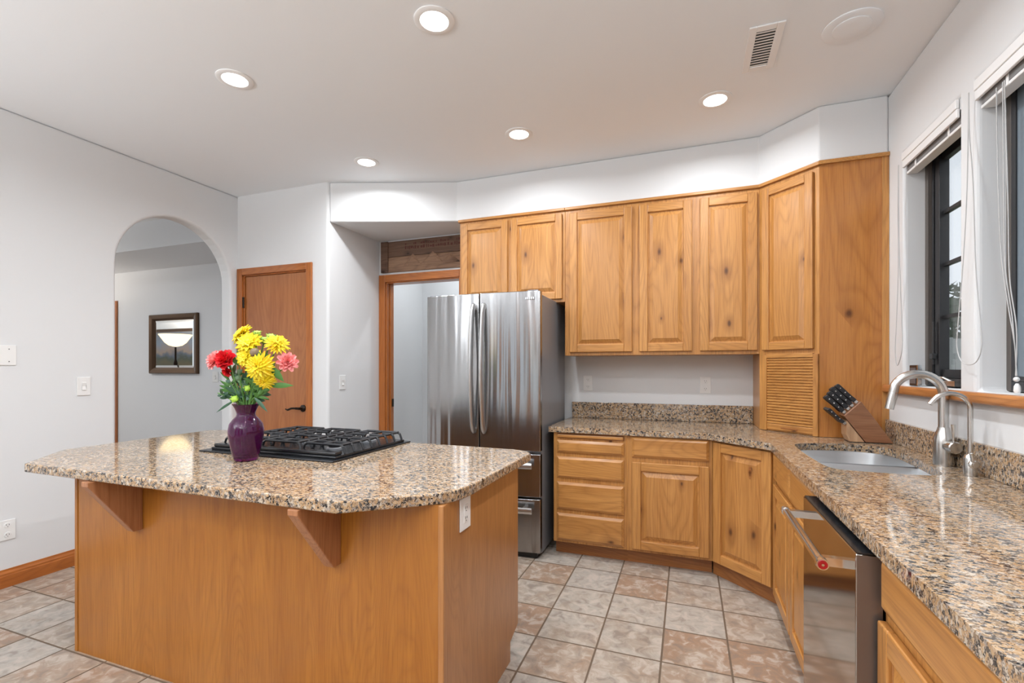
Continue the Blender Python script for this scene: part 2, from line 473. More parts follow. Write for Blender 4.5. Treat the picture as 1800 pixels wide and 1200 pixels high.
# hall behind the arch
HY = 4.3
struct(MB().box(-10.5, LX-.125, HY, HY+.1, 0, CZ).build('wall_hall', M['hall']))
struct(MB().box(-10.5, LX-.125, 3.52, HY, 2.665, CZ).build('ceiling_hall_soffit', M['hall']))
struct(MB().box(-11.2, -7.9, 2.0, 2.1, 0, CZ).build('wall_hall_front', M['hall']))
# room beyond the doorway
struct(MB().box(-4.2, .5, 5.35, 5.45, 0, CZ).build('wall_utility', M['wall']))
struct(MB().box(-3.3, -3.2, WY+.12, 5.35, 0, CZ).build('wall_utility_side', M['wall']))

# baseboard, casings
def base_profile(h=.11, t=.018):
    return [(0,0),(t,0),(t,h*.62),(t*.8,h*.7),(t*.8,h*.78),(t*.45,h*.9),(t*.35,h),(0,h)]
mb = MB(); mb.prism([(LX+a,b) for a,b in base_profile()], -4.4, ay-ar-.03, plane='xz')
struct(mb.build('baseboard_left', M['trim_y']))
mb = MB(); mb.prism([(PY-a,b) for a,b in base_profile()], -3.06, AX+.018, plane='yz')
struct(mb.build('baseboard_pantry', M['trim_h']))
mb = MB(); mb.prism([(AX+a,b) for a,b in base_profile()], PY-.018, WY-.02, plane='xz')
struct(mb.build('baseboard_alcove', M['trim_y']))

def casing(name, x0, x1, zt, y, wd, th=.018, jamb=None, right=True):
    mb = MB()
    mb.box(x0, x0+wd, y-th, y, 0, zt)
    if right: mb.box(x1-wd, x1, y-th, y, 0, zt)
    mb.box(x0+wd, x1-(wd if right else 0), y-th, y, zt-wd, zt, 1)
    if jamb:
        mb.box(x0+wd-.012, x0+wd+.012, y, y+jamb, 0, zt-wd+.01)
        mb.box(x0+wd+.012, x0+wd+.024, y+jamb*.42, y+jamb*.62, 0, zt-wd)
        mb.box(x1-(wd+.012 if right else .01), x1-(wd-.012 if right else 0), y, y+jamb, 0, zt-wd+.01)
        mb.box(x0+wd-.012, x1-wd+.012, y, y+jamb, zt-wd-.012, zt-wd+.012, 1)
    return struct(mb.build(name, [M['trim_v'], M['trim_h']], bevel=.004))
casing('trim_1', -3.962, -3.08, 2.283, PY, .062, jamb=.10)
c2 = casing('trim_2', AX+.004, -1.94, 2.285, WY, .072, jamb=.12)
MB().box(-2.806, -2.802, WY+.062, WY+.088, .965, 1.045).build('strike_plate', M['bronze'], c2)
# pantry door
d1 = struct(MB().box(-3.882, -3.158, PY+.012, PY+.05, .01, 2.208).build('door_1', M['door'], bevel=.003))
mb = MB(); mb.lathe([(.031,0),(.031,-.008),(.022,-.014),(.012,-.02),(.012,-.05)], (-3.197,PY+.012,1.0), 20, axis='y')
mb.tube(spline([(-3.197,PY-.036,1.0),(-3.23,PY-.042,1.002),(-3.28,PY-.042,1.0),(-3.315,PY-.04,.988),(-3.338,PY-.038,.987),(-3.35,PY-.036,.994)], 5), [.011]*6+[.009]*12+[.006]*8, 10)
mb.build('door_handle', M['bronze'], d1)
for z in (1.968, 1.10, .25):
    mb = MB(); mb.tube([(-3.893,PY-.004,z-.045),(-3.893,PY-.004,z+.045)], .0085, 10)
    for k in (-.045,-.016,.014,.045): mb.lathe([(.0105,-.004),(.0105,.004)], (-3.893,PY-.004,z+k), 10)
    mb.build('hinge', M['bronze'], d1)
# hall door at the far wall
mb = MB(); mb.box(-7.50,-7.40,HY-.02,HY,0,2.283); mb.box(-8.4,-7.50,HY-.02,HY,2.20,2.283,1)
struct(mb.build('trim_3', [M['trim_v'],M['trim_h']], bevel=.003))
struct(MB().box(-8.35,-7.5,HY-.012,HY,0.01,2.2).build('door_2', M['door']))

# ------------------------------------------------------------------ cabinet builders (front at local y = 0, facing -y)
def door_leaf(parent, x0, x1, z0, z1, name='door', st=.06):
    T = .021
    f = MB()
    f.box(x0, x0+st, -T, -.001, z0, z1, 0); f.box(x1-st, x1, -T, -.001, z0, z1, 0)
    f.box(x0+st, x1-st, -T, -.001, z0, z0+st, 1); f.box(x0+st, x1-st, -T, -.001, z1-st, z1, 1)
    o = f.build(name, [M['oak_plain'], M['oak_rail']], parent, bevel=.0045)
    p = MB(); a0,a1,b0,b1 = x0+st-.002, x1-st+.002, z0+st-.002, z1-st+.002
    def r(i, y): return (a0+i,a1-i,b0+i,b1-i,y)
    p.rings([r(0,-.012), r(.004,-.007), r(.011,-.007), r(.036,-.0175), r(.039,-.019)])
    p.build('door_panel', M['oak_v'], o)
    return o
def drawer_front(parent, x0, x1, z0, z1, name='drawer'):
    p = MB()
    def r(i, y): return (x0+i,x1-i,z0+i,z1-i,y)
    p.rings([r(0,0), r(0,-.010), r(.004,-.0125), r(.014,-.019), r(.018,-.021)])
    return p.build(name, M['oak_h'], parent)
def toe(parent, x0, x1, y0, h=.10, x0b=None, x1b=None):
    return MB().box(x0, x1, y0, y0+.02, 0, h).build('toe_kick', M['toe'], parent)
def cabinet(name, label, loc, rotz, W, D, z0, z1, cat='cabinet', toekick=None, group=None, hollow=False):
    t = thing(name, label, cat, loc, rotz, group)
    b = MB()
    if hollow:
        b.box(0, W, 0, .02, z0, z1); b.box(0, .018, .02, D, z0, z1); b.box(W-.018, W, .02, D, z0, z1)
        b.box(.018, W-.018, .02, D-.012, z0, z0+.018); b.box(.018, W-.018, D-.012, D, z0, z1)
    else:
        b.box(0, W, .0, D, z0, z1)
    b.build('carcass', M['oak_plain'], t, bevel=.002)
    if toekick is not None: MB().box(0, W, toekick, toekick+.018, 0, z0).build('toe_kick', M['toe'], t)
    return t
def local_poly(poly, loc, rotz):
    c, s = math.cos(-rotz), math.sin(-rotz)
    return [((x-loc[0])*c-(y-loc[1])*s, (x-loc[0])*s+(y-loc[1])*c) for x,y in poly]

# base cabinets along the back wall
BY = 3.362
t = cabinet('drawer_cabinet', 'oak base cabinet with a bank of four drawers beside the fridge', (-.915,BY,0), 0, .522, .67, .10, CB, toekick=.068)
MB().box(.03,.50,-.019,0,.858,.880).build('pull_out_board', M['oak_h'], t, bevel=.005)
MB().box(.028,.502,-.0015,0,.852,.886).build('board_gap_shade', M['toe'], t)  # thin dark strip colouring in the gap shade around the board
for a,b in ((.748,.838),(.567,.720),(.340,.537),(.118,.312)):
    drawer_front(t, .027, .503, a, b)
t = cabinet('base_cabinet', 'knotty oak base cabinet with one drawer over a single door', (-.393,BY,0), 0, .545, .67, .10, CB, toekick=.068)
drawer_front(t, .035, .525, .747, .885)
door_leaf(t, .035, .525, .120, .715)
# diagonal corner base cabinet
loc = (.152,BY,0)
t = thing('corner_base_cabinet', 'diagonal oak corner base cabinet with a tall door and dark oval knot', 'cabinet', loc)
W = .318*math.sqrt(2)
MB().prism(local_poly([(.153,BY),(.470,BY-.317),(WX-.02,BY-.317),(WX-.02,WY-.012),(.153,WY-.012)], loc, 0), .10, .66).build('carcass', M['oak_plain'], t)
MB().box(.001, W-.001, .001, .02, .66, CB).build('face_frame', M['oak_plain'], t, rot=(0,0,-PI/4))
o = door_leaf(t, .022, W-.018, .110, .880); o.rotation_euler = (0,0,-PI/4)
MB().box(-.034, W+.03, .045, .063, 0, .10).build('toe_kick', M['toe'], t, rot=(0,0,-PI/4))
kn = MB(); kn.lathe([(.010,0),(.017,.0006),(.020,0)], (0,0,0), 20, axis='y'); kn.xf(Matrix.Diagonal((.62,1,1.9,1)))
k_ = kn.build('oval_knot', M['toe'], o, loc=(W*.66,-.0200,.735))
# sink base, facing -x
FX = .472
t = cabinet('sink_base_cabinet', 'oak sink base cabinet with two doors under two false drawers', (FX,BY-.318,0), -PI/2, .96, .60, .10, CB-.205, toekick=.06, hollow=True)
MB().box(0, .96, 0, .02, CB-.205, CB).build('face_rail', M['oak_rail'], t)
for a,b in ((.012,.462),(.482,.948)):
    drawer_front(t, a, b, .728, .886, 'false_drawer')
    door_leaf(t, a, b, .085, .706)
# drawer cabinet nearest the camera
t = cabinet('drawer_cabinet', 'oak base cabinet beside the dishwasher with one wide drawer over a door', (FX,1.462,0), -PI/2, .60, .60, .10, CB, toekick=.06)
drawer_front(t, .02, .575, .752, .888); door_leaf(t, .008, .575, .110, .722)
t = cabinet('base_cabinet', 'oak base cabinet at the near end of the window worktop', (FX,.858,0), -PI/2, 1.1, .60, .10, CB, toekick=.06)
drawer_front(t, .03, 1.07, .752, .888); door_leaf(t, .03, .54, .110, .722); door_leaf(t, .56, 1.07, .110, .722)

# dishwasher (local frame facing -y, turned to face the room)
t = thing('dishwasher', 'dark stainless dishwasher with a bar handle between the sink base and drawer cabinet', 'dishwasher', (FX,2.068,0), -PI/2)
MB().box(.008,.594,.004,.58,.10,CB-.012).build('tub', M['black'], t)
MB().box(.004,.598,-.062,-.001,.10,.876,0).build('door', [M['dw']], t, bevel=.003)
MB().box(.5985,.600,-.060,-.004,.105,.874).build('door_edge', M['dwside'], t)
MB().box(.006,.596,-.058,-.006,.8765,.880).build('control_panel', M['black'], t)
h = MB(); h.tube([(.045,-.128,.826),(.555,-.128,.826)], .0125, 14)
for x in (.075,.53):
    h.box(x-.012,x+.012,-.120,-.060,.815,.838)
h = h.build('handle', M['chrome'], t)
for x, sgn in ((.045,-1),(.555,1)):
    e = MB(); e.lathe([(.0155,-.010),(.0165,0),(.0155,.010)], (x,-.128,.826), 16, axis='x'); e.build('end_cap', M['chrome'], h)
    e = MB(); e.lathe([(.0120,0),(.0120,.0025)], (x+sgn*.010 if sgn > 0 else x-.0125,-.128,.826), 16, axis='x'); e.build('medallion', M['red'], h)
    e = MB(); e.lathe([(.0035,0),(.0035,.004)], (x+sgn*.010 if sgn > 0 else x-.014,-.128,.826), 10, axis='x'); e.build('medallion_center', M['chrome'], h)
MB().box(0,.6,.06,.08,0,.10).build('toe_panel', M['black'], t)

# upper cabinets
UY = 3.682; UD = WY-.006-UY
def crown(parent, x0, x1, z, y=-.018):
    return MB().box(x0, x1, y, .03, z, z+.022).build('crown_strip', M['oak_rail'], parent, bevel=.004)
t = cabinet('wall_cabinet', 'short oak wall cabinet with two doors over the fridge', (-1.832,UY,0), 0, .922, UD, 1.880, 2.600)
door_leaf(t, .022, .440, 1.905, 2.578, st=.055); door_leaf(t, .472, .902, 1.905, 2.578, st=.055)
crown(t, -.012, .922, 2.600)
t = cabinet('wall_cabinet', 'tall oak wall cabinet with three knotty doors above the worktop', (-.909,UY,0), 0, 1.376, UD, 1.455, 2.600)
for a,b in ((.040,.518),(.572,.940),(.992,1.362)): door_leaf(t, a, b, 1.480, 2.572)
crown(t, 0, 1.376, 2.600)
# diagonal appliance garage tower
loc = (.468,UY,0); rz = -PI/4
q = .290
t = thing('corner_cabinet', 'diagonal oak corner tower with an upper door over a tambour appliance garage', 'cabinet', loc, rz)
poly = [(.468,UY),(.468+q,UY-q),(WX-.004,UY-q),(WX-.004,WY-.006),(.468,WY-.006)]
MB().prism(local_poly(poly, loc, rz), CT+.002, 2.600).build('carcass', M['oak_plain'], t)
W = q*math.sqrt(2)
door_leaf(t, .030, W-.030, 1.478, 2.572, st=.052)
tb = MB(); n = 24; z0, z1 = .985, 1.425
for k in range(n):
    a = z0+(z1-z0)*k/n; b = z0+(z1-z0)*(k+1)/n; m_ = (a+b)/2
    tb.add([(.062,-.001,a+.001),(W-.032,-.001,a+.001),(W-.032,-.008,a+.004),(.062,-.008,a+.004),(.062,-.008,b-.004),(W-.032,-.008,b-.004),(W-.032,-.001,b-.001),(.062,-.001,b-.001)],
           [(0,1,2,3),(3,2,5,4),(4,5,6,7)])
tam = tb.build('tambour', M['oak_h'], t)
MB().box(.062,W-.032,-.009,-.001,.945,.985).build('bottom_rail', M['oak_rail'], tam, bevel=.003)
MB().box(.062+.10,W-.032-.10,-.0105,-.008,.958,.968).build('finger_slot', M['toe'], tam, bevel=.002)
MB().box(.03,.062,-.014,-.0005,.937,1.445).build('stile', M['oak_plain'], t, bevel=.002)
MB().box(W-.032,W,-.014,-.0005,.937,1.445).build('stile', M['oak_plain'], t, bevel=.002)
MB().box(.062,W-.032,-.014,-.0005,1.425,1.452).build('rail', M['oak_rail'], t, bevel=.002)
MB().box(-.008,W+.008,-.018,.02,2.600,2.622).build('crown_strip', M['oak_rail'], t, bevel=.004)
# its big flat side panel (faces the sink)
sp = local_poly([(.468+q+.001,UY-q-.006),(WX-.002,UY-q-.006),(WX-.002,UY-q-.0005),(.468+q+.001,UY-q-.0005)], loc, rz)
MB().prism(sp, CT+.002, 2.600).build('side_panel', M['panel'], t)
sp = local_poly([(WX-.036,UY-q-.011),(WX-.002,UY-q-.011),(WX-.002,UY-q-.0065),(WX-.036,UY-q-.0065)], loc, rz)
MB().prism(sp, CT+.002, 2.600).build('edge_strip', M['oak_plain'], t)
sp = local_poly([(.468+q-.006,UY-q-.022),(WX-.002,UY-q-.022),(WX-.002,UY-q-.0005),(.468+q-.006,UY-q-.0005)], loc, rz)
MB().prism(sp, 2.600, 2.622).build('crown_strip', M['oak_rail'], t)

# ------------------------------------------------------------------ worktop with sink cut-out
CEX, CEY = .437, 3.332
sink_out = spline([(.556,2.44),(.545,2.70),(.552,2.98),(.585,3.06),(.66,3.105),(.80,3.135),(.92,3.12),(.985,3.06),(1.008,2.95),(1.000,2.72),(.985,2.52),(.955,2.38),(.90,2.335),(.76,2.325),(.62,2.335),(.575,2.365),(.556,2.44)], 4)
sink_out = [(p.x,p.y) for p in sink_out[:-1]]
def slab_with_hole(outer, hole, z0, z1):
    bm = bmesh.new()
    def loop(pts, z):
        vs = [bm.verts.new((x,y,z)) for x,y in pts]
        return vs, [bm.edges.new((vs[i],vs[(i+1)%len(vs)])) for i in range(len(vs))]
    for z in (z0,z1):
        e = []
        for pts in ([outer] + ([hole] if hole else [])): e += loop(pts, z)[1]
        bmesh.ops.triangle_fill(bm, use_beauty=True, use_dissolve=False, edges=e)
    bm.verts.ensure_lookup_table()
    for pts in ([outer] + ([hole] if hole else [])):
        n = len(pts); lo = []; hi = []
        idx = {}
        for v in bm.verts: idx[(round(v.co.x,5),round(v.co.y,5),round(v.co.z,5))] = v
        for x,y in pts:
            lo.append(idx[(round(x,5),round(y,5),round(z0,5))]); hi.append(idx[(round(x,5),round(y,5),round(z1,5))])
        for i in range(n):
            j = (i+1)%n; bm.faces.new((lo[i],lo[j],hi[j],hi[i]))
    bmesh.ops.recalc_face_normals(bm, faces=bm.faces)
    mb = MB()
    bm.verts.index_update()
    mb.add([tuple(v.co) for v in bm.verts], [[v.index for v in f.verts] for f in bm.faces])
    bm.free(); return mb
outer = [(-.945,CEY),(.117,CEY),(CEX,3.012),(CEX,-.30),(WX-.002,-.30),(WX-.002,UY-q-.012),(WX-.002,WY-.003),(-.945,WY-.003)]
ct = slab_with_hole(outer, sink_out, CB+.0005, CT).build('countertop', M['granite'], bevel=.007, seg=3)
tag(ct, 'speckled granite worktop running from the fridge round the corner past the sink', 'countertop')
MB().box(-.93,.466,WY-.025,WY-.003,CT+.0005,1.068).build('backsplash', M['granite'], ct, bevel=.003)
MB().box(WX-.022,WX-.002,-.30,UY-q-.014,CT+.0005,1.058).build('backsplash', M['granite'], ct, bevel=.003)

# sink: two bowls under the cut-out
t = thing('sink', 'undermount stainless double-bowl sink below the steel faucet', 'sink', (.78,2.73,0))
def ins(p, k): return (.78+(p[0]-.78)*k, 2.73+(p[1]-2.73)*k)
rim = [ins(p,1.035) for p in sink_out]
def bowl(poly_y0, poly_y1, depth, name):
    pts = [(min(max(x,0.4),1.2), min(max(y,poly_y0),poly_y1)) for x,y in [ins(p,1.012) for p in sink_out]]
    # keep only a tidy ring: clamp in y gives straight divider edges
    cx = sum(p[0] for p in pts)/len(pts); cy = (poly_y0+poly_y1)/2
    lv = [(1.0,CB-.001),(.99,CB-.02),(.955,CB-depth+.03),(.90,CB-depth),(.15,CB-depth-.006)]
    mb = MB(); n = len(pts); v = []; fs = []
    for k, z in lv:
        for x,y in pts: v.append((cx+(x-cx)*k-.78, cy+(y-cy)*k-2.73, z))
    for a in range(len(lv)-1):
        for i in range(n):
            j = (i+1)%n; fs.append((a*n+i,a*n+j,(a+1)*n+j,(a+1)*n+i))
    fs.append(tuple(range((len(lv)-1)*n, len(lv)*n)))
    mb.add(v, fs, 0, True)
    o = mb.build(name, M['sink'], t, merge=2e-4, sharp=60)
    d = MB(); d.lathe([(.042,0),(.042,.004),(.03,.004),(.028,.001)], (cx-.78,cy-2.73,CB-depth-.004), 20)
    d.build('drain', M['nickel'], o)
    return o
bowl(2.745, 3.2, .20, 'bowl'); bowl(2.2, 2.715, .20, 'bowl')
MB().box(.54-.78,1.0-.78,2.714-2.73,2.746-2.73,CB-.05,CB-.022).build('divider', M['sink'], t, bevel=.008, seg=3)

# main faucet
t = thing('faucet', 'tall brushed nickel pull-down faucet with a side lever behind the sink', 'faucet', (1.048,2.60,CT))
b = MB(); b.lathe([(.037,0),(.0365,.05),(.036,.095),(.034,.118),(.028,.14),(.022,.155),(.0205,.165)], (0,0,0.0005), 28); b.build('body', M['nickel'], t)
R = .092
pts = [(0,0,.15),(0,0,.22),(0,0,.29)] + [(-R+R*math.cos(a), 0, .305+R*math.sin(a)) for a in [PI*k/20 for k in range(0,18)]]
ex, ez = pts[-1][0], pts[-1][2]
pts += [(ex-.006,0,ez-.03)]
b = MB(); b.tube(pts, .0185, 18); sp_ = b.build('spout', M['nickel'], t)
b = MB(); b.tube([(ex-.006,0,ez-.031),(ex-.010,0,ez-.05),(ex-.022,0,ez-.108)], [.0185,.0195,.0175], 18); b.build('spray_head', M['nickel'], sp_)
b = MB(); b.lathe([(.021,0),(.0225,.03),(.0225,.034),(.0255,.036),(.0255,.062),(.022,.066)], (0,0,0), 22, axis='y')
b.xf(Matrix.Translation((.002,-.022,.088)) @ Matrix.Rotation(PI,4,'Z') @ Matrix.Rotation(.08,4,'Z'))
lv = b.build('valve', M['nickel'], t)
b = MB(); b.tube([(.006,-.070,.10),(.005,-.071,.14),(.004,-.072,.185)], [.0045,.0055,.008], 12); b.build('lever', M['nickel'], lv)
# filtered water faucet
t = thing('filter_faucet', 'slim gooseneck filtered-water tap standing next to the main faucet', 'faucet', (1.046,2.385,CT))
b = MB(); b.lathe([(.022,0),(.022,.065),(.018,.078),(.009,.085)], (0,0,.0005), 22); b.build('body', M['nickel'], t)
R = .064
pts = [(0,0,.08),(0,0,.16),(0,0,.245)] + [(-R+R*math.cos(a), 0, .262+R*.95*math.sin(a)) for a in [PI*k/16 for k in range(0,14)]]
ex, ez = pts[-1][0], pts[-1][2]; pts += [(ex-.012,0,ez-.018)]
b = MB(); b.tube(pts, .0088, 14); b.build('spout', M['nickel'], t)
b = MB(); b.lathe([(.012,0),(.017,.004),(.017,.012),(.012,.015)], (0,-.034,.048), 18, axis='y'); b.tube([(0,-.02,.048),(0,-.036,.048)], .008, 10)
b.tube([(-.006,-.030,.05),(-.008,-.031,.075),(-.012,-.032,.092)], [.004,.006,.007], 10)
b.build('lever', M['nickel'], t)

# knife block with knives
t = thing('knife_block', 'slanted walnut knife block holding knives in the worktop corner', 'knife block', (.868,3.262,CT))
wal = wood('walnut', 'x', (.33,.16,.085), (.25,.11,.055), (.12,.045,.02), knots=0, stave=0, rough=.3)
wal2 = wood('pale_block_wood', 'z', (.55,.36,.22), (.42,.25,.14), (.25,.12,.06), knots=0, stave=.02)
prof = [(.205,.004),(.075,.004),(-.030,.150),(.052,.236)]
MB().prism(prof, -.055, .055, plane='xz').build('block', wal, t, bevel=.004)
MB().prism([(0,.004),(.070,.004),(-.016,.125),(-.016,.040)], -.052, .052, plane='xz').build('steak_knife_stand', wal2, t, bevel=.002)
MB().box(0,.20,-.05,.05,.0005,.004).build('base_plate', M['black'], t)
ax = Vector((-.707,0,.707)); B0 = Vector((.868,3.262,CT))
def knife(p, L, wd, th, label, group, name):
    k = thing(name, label, 'knife', p, 0, group)
    m = MB(); u = Vector((.707,0,.707))
    n_ = 7; v = []
    prof_ = [(0,.8),(.12,.95),(.3,.82),(.55,.9),(.8,1.0),(.93,1.05),(1.0,.75)]
    for s_, w_ in prof_:
        c = ax*(L*s_); hw = wd*w_/2
        for a, bb in ((-1,-1),(1,-1),(1,1),(-1,1)):
            q_ = c + u*(hw*bb); v.append((q_.x, q_.y+a*th/2, q_.z))
    fs = [(0,1,2,3),tuple(4*(n_-1)+i for i in (3,2,1,0))]
    for a in range(n_-1):
        for i in range(4):
            j = (i+1)%4; fs.append((4*a+i,4*a+j,4*a+4+j,4*a+4+i))
    m.add(v, fs); m.build('handle', M['iron'], k, bevel=.003)
    s2 = MB(); c = ax*(-.012)
    s2.box(-.008,.008,-th*.55,th*.55,-.006,.006); s2.xf(Matrix.Rotation(-PI/4,4,'Y')); s2.build('bolster', M['chrome'], k)
    for s_ in (.3,.55,.8):
        r_ = MB(); c = ax*(L*s_); r_.lathe([(.0035,-th*.52),(.0035,th*.52)], (c.x,0,c.z), 8, axis='y'); r_.build('rivet', M['chrome'], k)
    return k
e0 = Vector((-.030,0,.150)); e1 = Vector((.052,0,.236))
for r_ in range(2):
    for i in range(4):
        f_ = (.16,.40,.62,.86)[i]
        p = B0 + e0.lerp(e1, f_) + Vector((0, (-.03,.022)[r_], 0)) + ax*.010
        knife(p, (.128,.132,.140,.134)[i]*(1 if r_ == 0 else .94), .025, .016, 'black riveted kitchen knife handle standing out of the slanted walnut block', 'kitchen knives in the block', 'kitchen_knife')
for i in range(6):
    p = B0 + Vector((-.022, -.045+.018*i, .105)) + ax*.004
    knife(p, .112, .019, .012, 'black steak knife handle in the low row under the kitchen knives', 'steak knives in the block', 'steak_knife')

# ------------------------------------------------------------------ fridge
t = thing('refrigerator', 'stainless french-door refrigerator with two freezer drawers', 'refrigerator', (-1.888,3.215,0))
FW = .912
MB().box(.004,FW-.004,.062,.74,.03,1.885).build('body', M['steel_side'], t, bevel=.004)
MB().box(.02,.10,.02,.10,1.885,1.915).build('hinge_cover', M['steel_side'], t, bevel=.004)
MB().box(FW-.10,FW-.02,.02,.10,1.885,1.915).build('hinge_cover', M['steel_side'], t, bevel=.004)
def bowed(x0, x1, z0, z1, name, bow0, bow1, seg=12):
    pts = [(x0,.058)]
    for k in range(seg+1):
        x = x0+(x1-x0)*k/seg
        s_ = (x-0)/FW
        pts.append((x, .012 - .034*(1-(2*s_-1)**2)*1.0))
    pts.append((x1,.058))
    mb = MB(); mb.prism(pts, z0, z1)
    for i in range(len(mb.f)): mb.sm[i] = True
    return mb.build(name, M['steel'], t, bevel=.004, sharp=30)
dl = bowed(0,.4525,.765,1.905,'door',0,0); dr = bowed(.4595,FW,.765,1.905,'door',0,0)
f1 = bowed(0,FW,.440,.745,'freezer_drawer',0,0); f2 = bowed(0,FW,.045,.425,'freezer_drawer',0,0)
for d_, x in ((dl,.415),(dr,.497)):
    h = MB()
    pts = spline([(x,-.020,.90),(x,-.052,.945),(x,-.078,1.20),(x,-.086,1.36),(x,-.078,1.52),(x,-.056,1.765),(x,-.020,1.81)], 7)
    h.tube(pts, .0145, 16, flat=1.95)
    h.build('handle', M['satin'], d_)
for d_, z in ((f1,.675),(f2,.362)):
    h = MB()
    xs = [.04+.832*k/14 for k in range(15)]
    pts = [(x, -.062-.03*(1-(2*x/FW-1)**2), z) for x in xs]
    h.tube(pts, .011, 12, flat=2.0)
    for x in (.10,.81): h.box(x-.015,x+.015,-.06,.012,z-.012,z+.012)
    h.build('handle', M['satin'], d_)
MB().box(.03,FW-.03,.03,.10,.0,.04).build('foot_grille', M['black'], t)
lg = MB()
# small badge lettering block on the right door (plain metallic dashes)
for k in range(5): lg.box(.808+.014*k,.808+.014*k+.009,-.0115,.004,1.845,1.860)
lg.build('badge', M['chrome'], dr)

# ------------------------------------------------------------------ island
t = thing('kitchen_island', 'honey oak island cabinet with two corbels under the granite overhang', 'kitchen island', (-1.765,1.9,0))
def L(x0,x1,y0,y1): return (x0+1.765,x1+1.765,y0-1.9,y1-1.9)
MB().box(*L(-2.745,-.792,1.44,2.17),.09,CB).build('carcass', M['oak_plain'], t)
MB().box(*L(-2.745,-.792,1.44,2.07),0,.09).build('toe_kick', M['toe'], t)
MB().box(*L(-2.742,-.790,1.424,1.439),0,CB).build('front_panel', M['island'], t)
MB().box(*L(-2.765,-2.743,1.420,1.442),0,CB).build('corner_trim', M['island'], t, bevel=.003)
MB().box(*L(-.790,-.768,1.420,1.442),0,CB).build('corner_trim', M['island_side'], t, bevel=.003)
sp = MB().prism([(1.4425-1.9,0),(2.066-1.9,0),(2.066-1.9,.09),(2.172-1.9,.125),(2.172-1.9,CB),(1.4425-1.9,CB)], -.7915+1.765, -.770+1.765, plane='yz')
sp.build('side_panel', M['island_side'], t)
MB().box(*L(-2.765,-2.7455,1.4425,2.172),.0,CB).build('side_panel', M['island'], t)
for k in range(3):
    x0 = -2.74+.65*k
    tt = MB(); tt.box(*L(x0+.02,x0+.63,2.171,2.19),.13,.87); tt.build('door', M['oak_v'], t, bevel=.004)
for x in (-2.30,-1.215):
    c = MB(); c.prism([(1.423-1.9,CB-.001),(1.215-1.9,CB-.001),(1.215-1.9,CB-.02),(1.385-1.9,.640),(1.423-1.9,.640)], x-.022+1.765, x+.022+1.765, plane='yz')
    c.build('corbel', M['corbel'], t, bevel=.003)
itop = [(-2.765,1.232)] + [(-1.045,1.222)] 
def arc(c, r, a0, a1, n): return [(c[0]+r*math.cos(math.radians(a0+(a1-a0)*k/n)), c[1]+r*math.sin(math.radians(a0+(a1-a0)*k/n))) for k in range(n+1)]
itop = [(-2.765,1.235),(-1.045,1.222),(-.83,1.395),(-.785,1.435),(-.758,1.475),(-.742,1.53),(-.735,1.60),(-.732,2.255),(-.775,2.31),(-.85,2.335),(-2.98,2.375),(-3.055,2.32),(-3.045,1.53),(-3.025,1.495)]
ic = slab_with_hole(itop, None, CB+.0005, CT).build('countertop', M['granite'], bevel=.006, seg=3)
tag(ic, 'granite island top with clipped corners under the cooktop and vase', 'countertop')

# cooktop
t = thing('cooktop', 'black gas cooktop with cast iron grates set in the island top', 'cooktop', (-1.90,2.03,CT))
CW, CD = .42, .318
MB().box(-CW,CW,-CD,CD,.0005,.008).build('base_plate', M['black'], t, bevel=.003)
MB().box(-CW+.035,CW-.020,-CD+.04,CD-.035,.008,.020).build('burner_deck', M['black'], t, bevel=.004)
MB().box(-CW+.040,CW-.030,-CD+.05,-CD+.098,.0202,.036).build('front_rail', M['black'], t, bevel=.005)
for x,y,r in ((-.27,-.12,.045),(-.27,.14,.04),(0,.01,.055),(.26,-.12,.04),(.26,.14,.045)):
    b = MB(); b.lathe([(r,0),(r,.010),(r*.85,.013)], (x,y,.020), 20); b = b.build('burner', M['steel_side'], t)
    c = MB(); c.lathe([(r*.7,.013),(r*.75,.016),(r*.75,.022),(r*.6,.025)], (x,y,.020), 20); c.build('burner_cap', M['iron'], b)
for gx in (-.258,.004,.266):
    g = MB(); hw = .126; y0, y1 = -CD+.115, CD-.05; z = .060; r_ = .0075
    def bar(p, q_, r=r_): g.tube([p, q_], r, 4, smooth=False)
    for yy in (y0, y1): bar((gx-hw+.02,yy,z),(gx+hw-.02,yy,z))
    for xx in (gx-hw+.025, gx+hw-.025): bar((xx,y0,z),(xx,y1,z))
    bar((gx,y0,z),(gx,-.13,z)); bar((gx,y1,z),(gx,.17,z)); bar((gx,-.03,z),(gx,.07,z))
    ys = [y0+(y1-y0)*k/7 for k in range(8)]
    for k, yy in enumerate(ys):
        inner = .095 if k in (2,5) else .04 if k in (1,3,4,6) else 0
        for sg in (-1,1):
            g.tube([(gx+sg*(hw-.025-(.09 if k % 2 else .055)),yy,z),(gx+sg*(hw-.03),yy,z),(gx+sg*(hw-.012),yy,z-.008),(gx+sg*hw,yy,.0205)], r_, 4, smooth=False)
    g.build('grate', M['iron'], t, bevel=.002)

# ------------------------------------------------------------------ vase and flowers
VP = Vector((-1.905,1.632,CT))
t = NT('purple_glass')
t.bsdf(Base_Color=(.17,.002,.13), Roughness=.0, Transmission_Weight=.80, IOR=1.5)
M['vase'] = t.mat
prof = [(.046,.001),(.050,.006),(.056,.025),(.066,.07),(.0735,.115),(.0745,.14),(.069,.168),(.054,.19),(.0415,.203),(.0385,.212),(.040,.222),(.047,.240),(.056,.256),(.058,.259),
        (.0545,.258),(.045,.242),(.037,.224),(.0355,.212),(.038,.203),(.050,.188),(.0655,.165),(.0705,.14),(.0695,.115),(.062,.07),(.052,.03),(.04,.018),(.012,.016)]
mb = MB(); mb.lathe(prof, tuple(VP), 40)
tag(mb.build('vase', M['vase'], sharp=60), 'purple glass vase holding mixed flowers on the island top', 'vase')

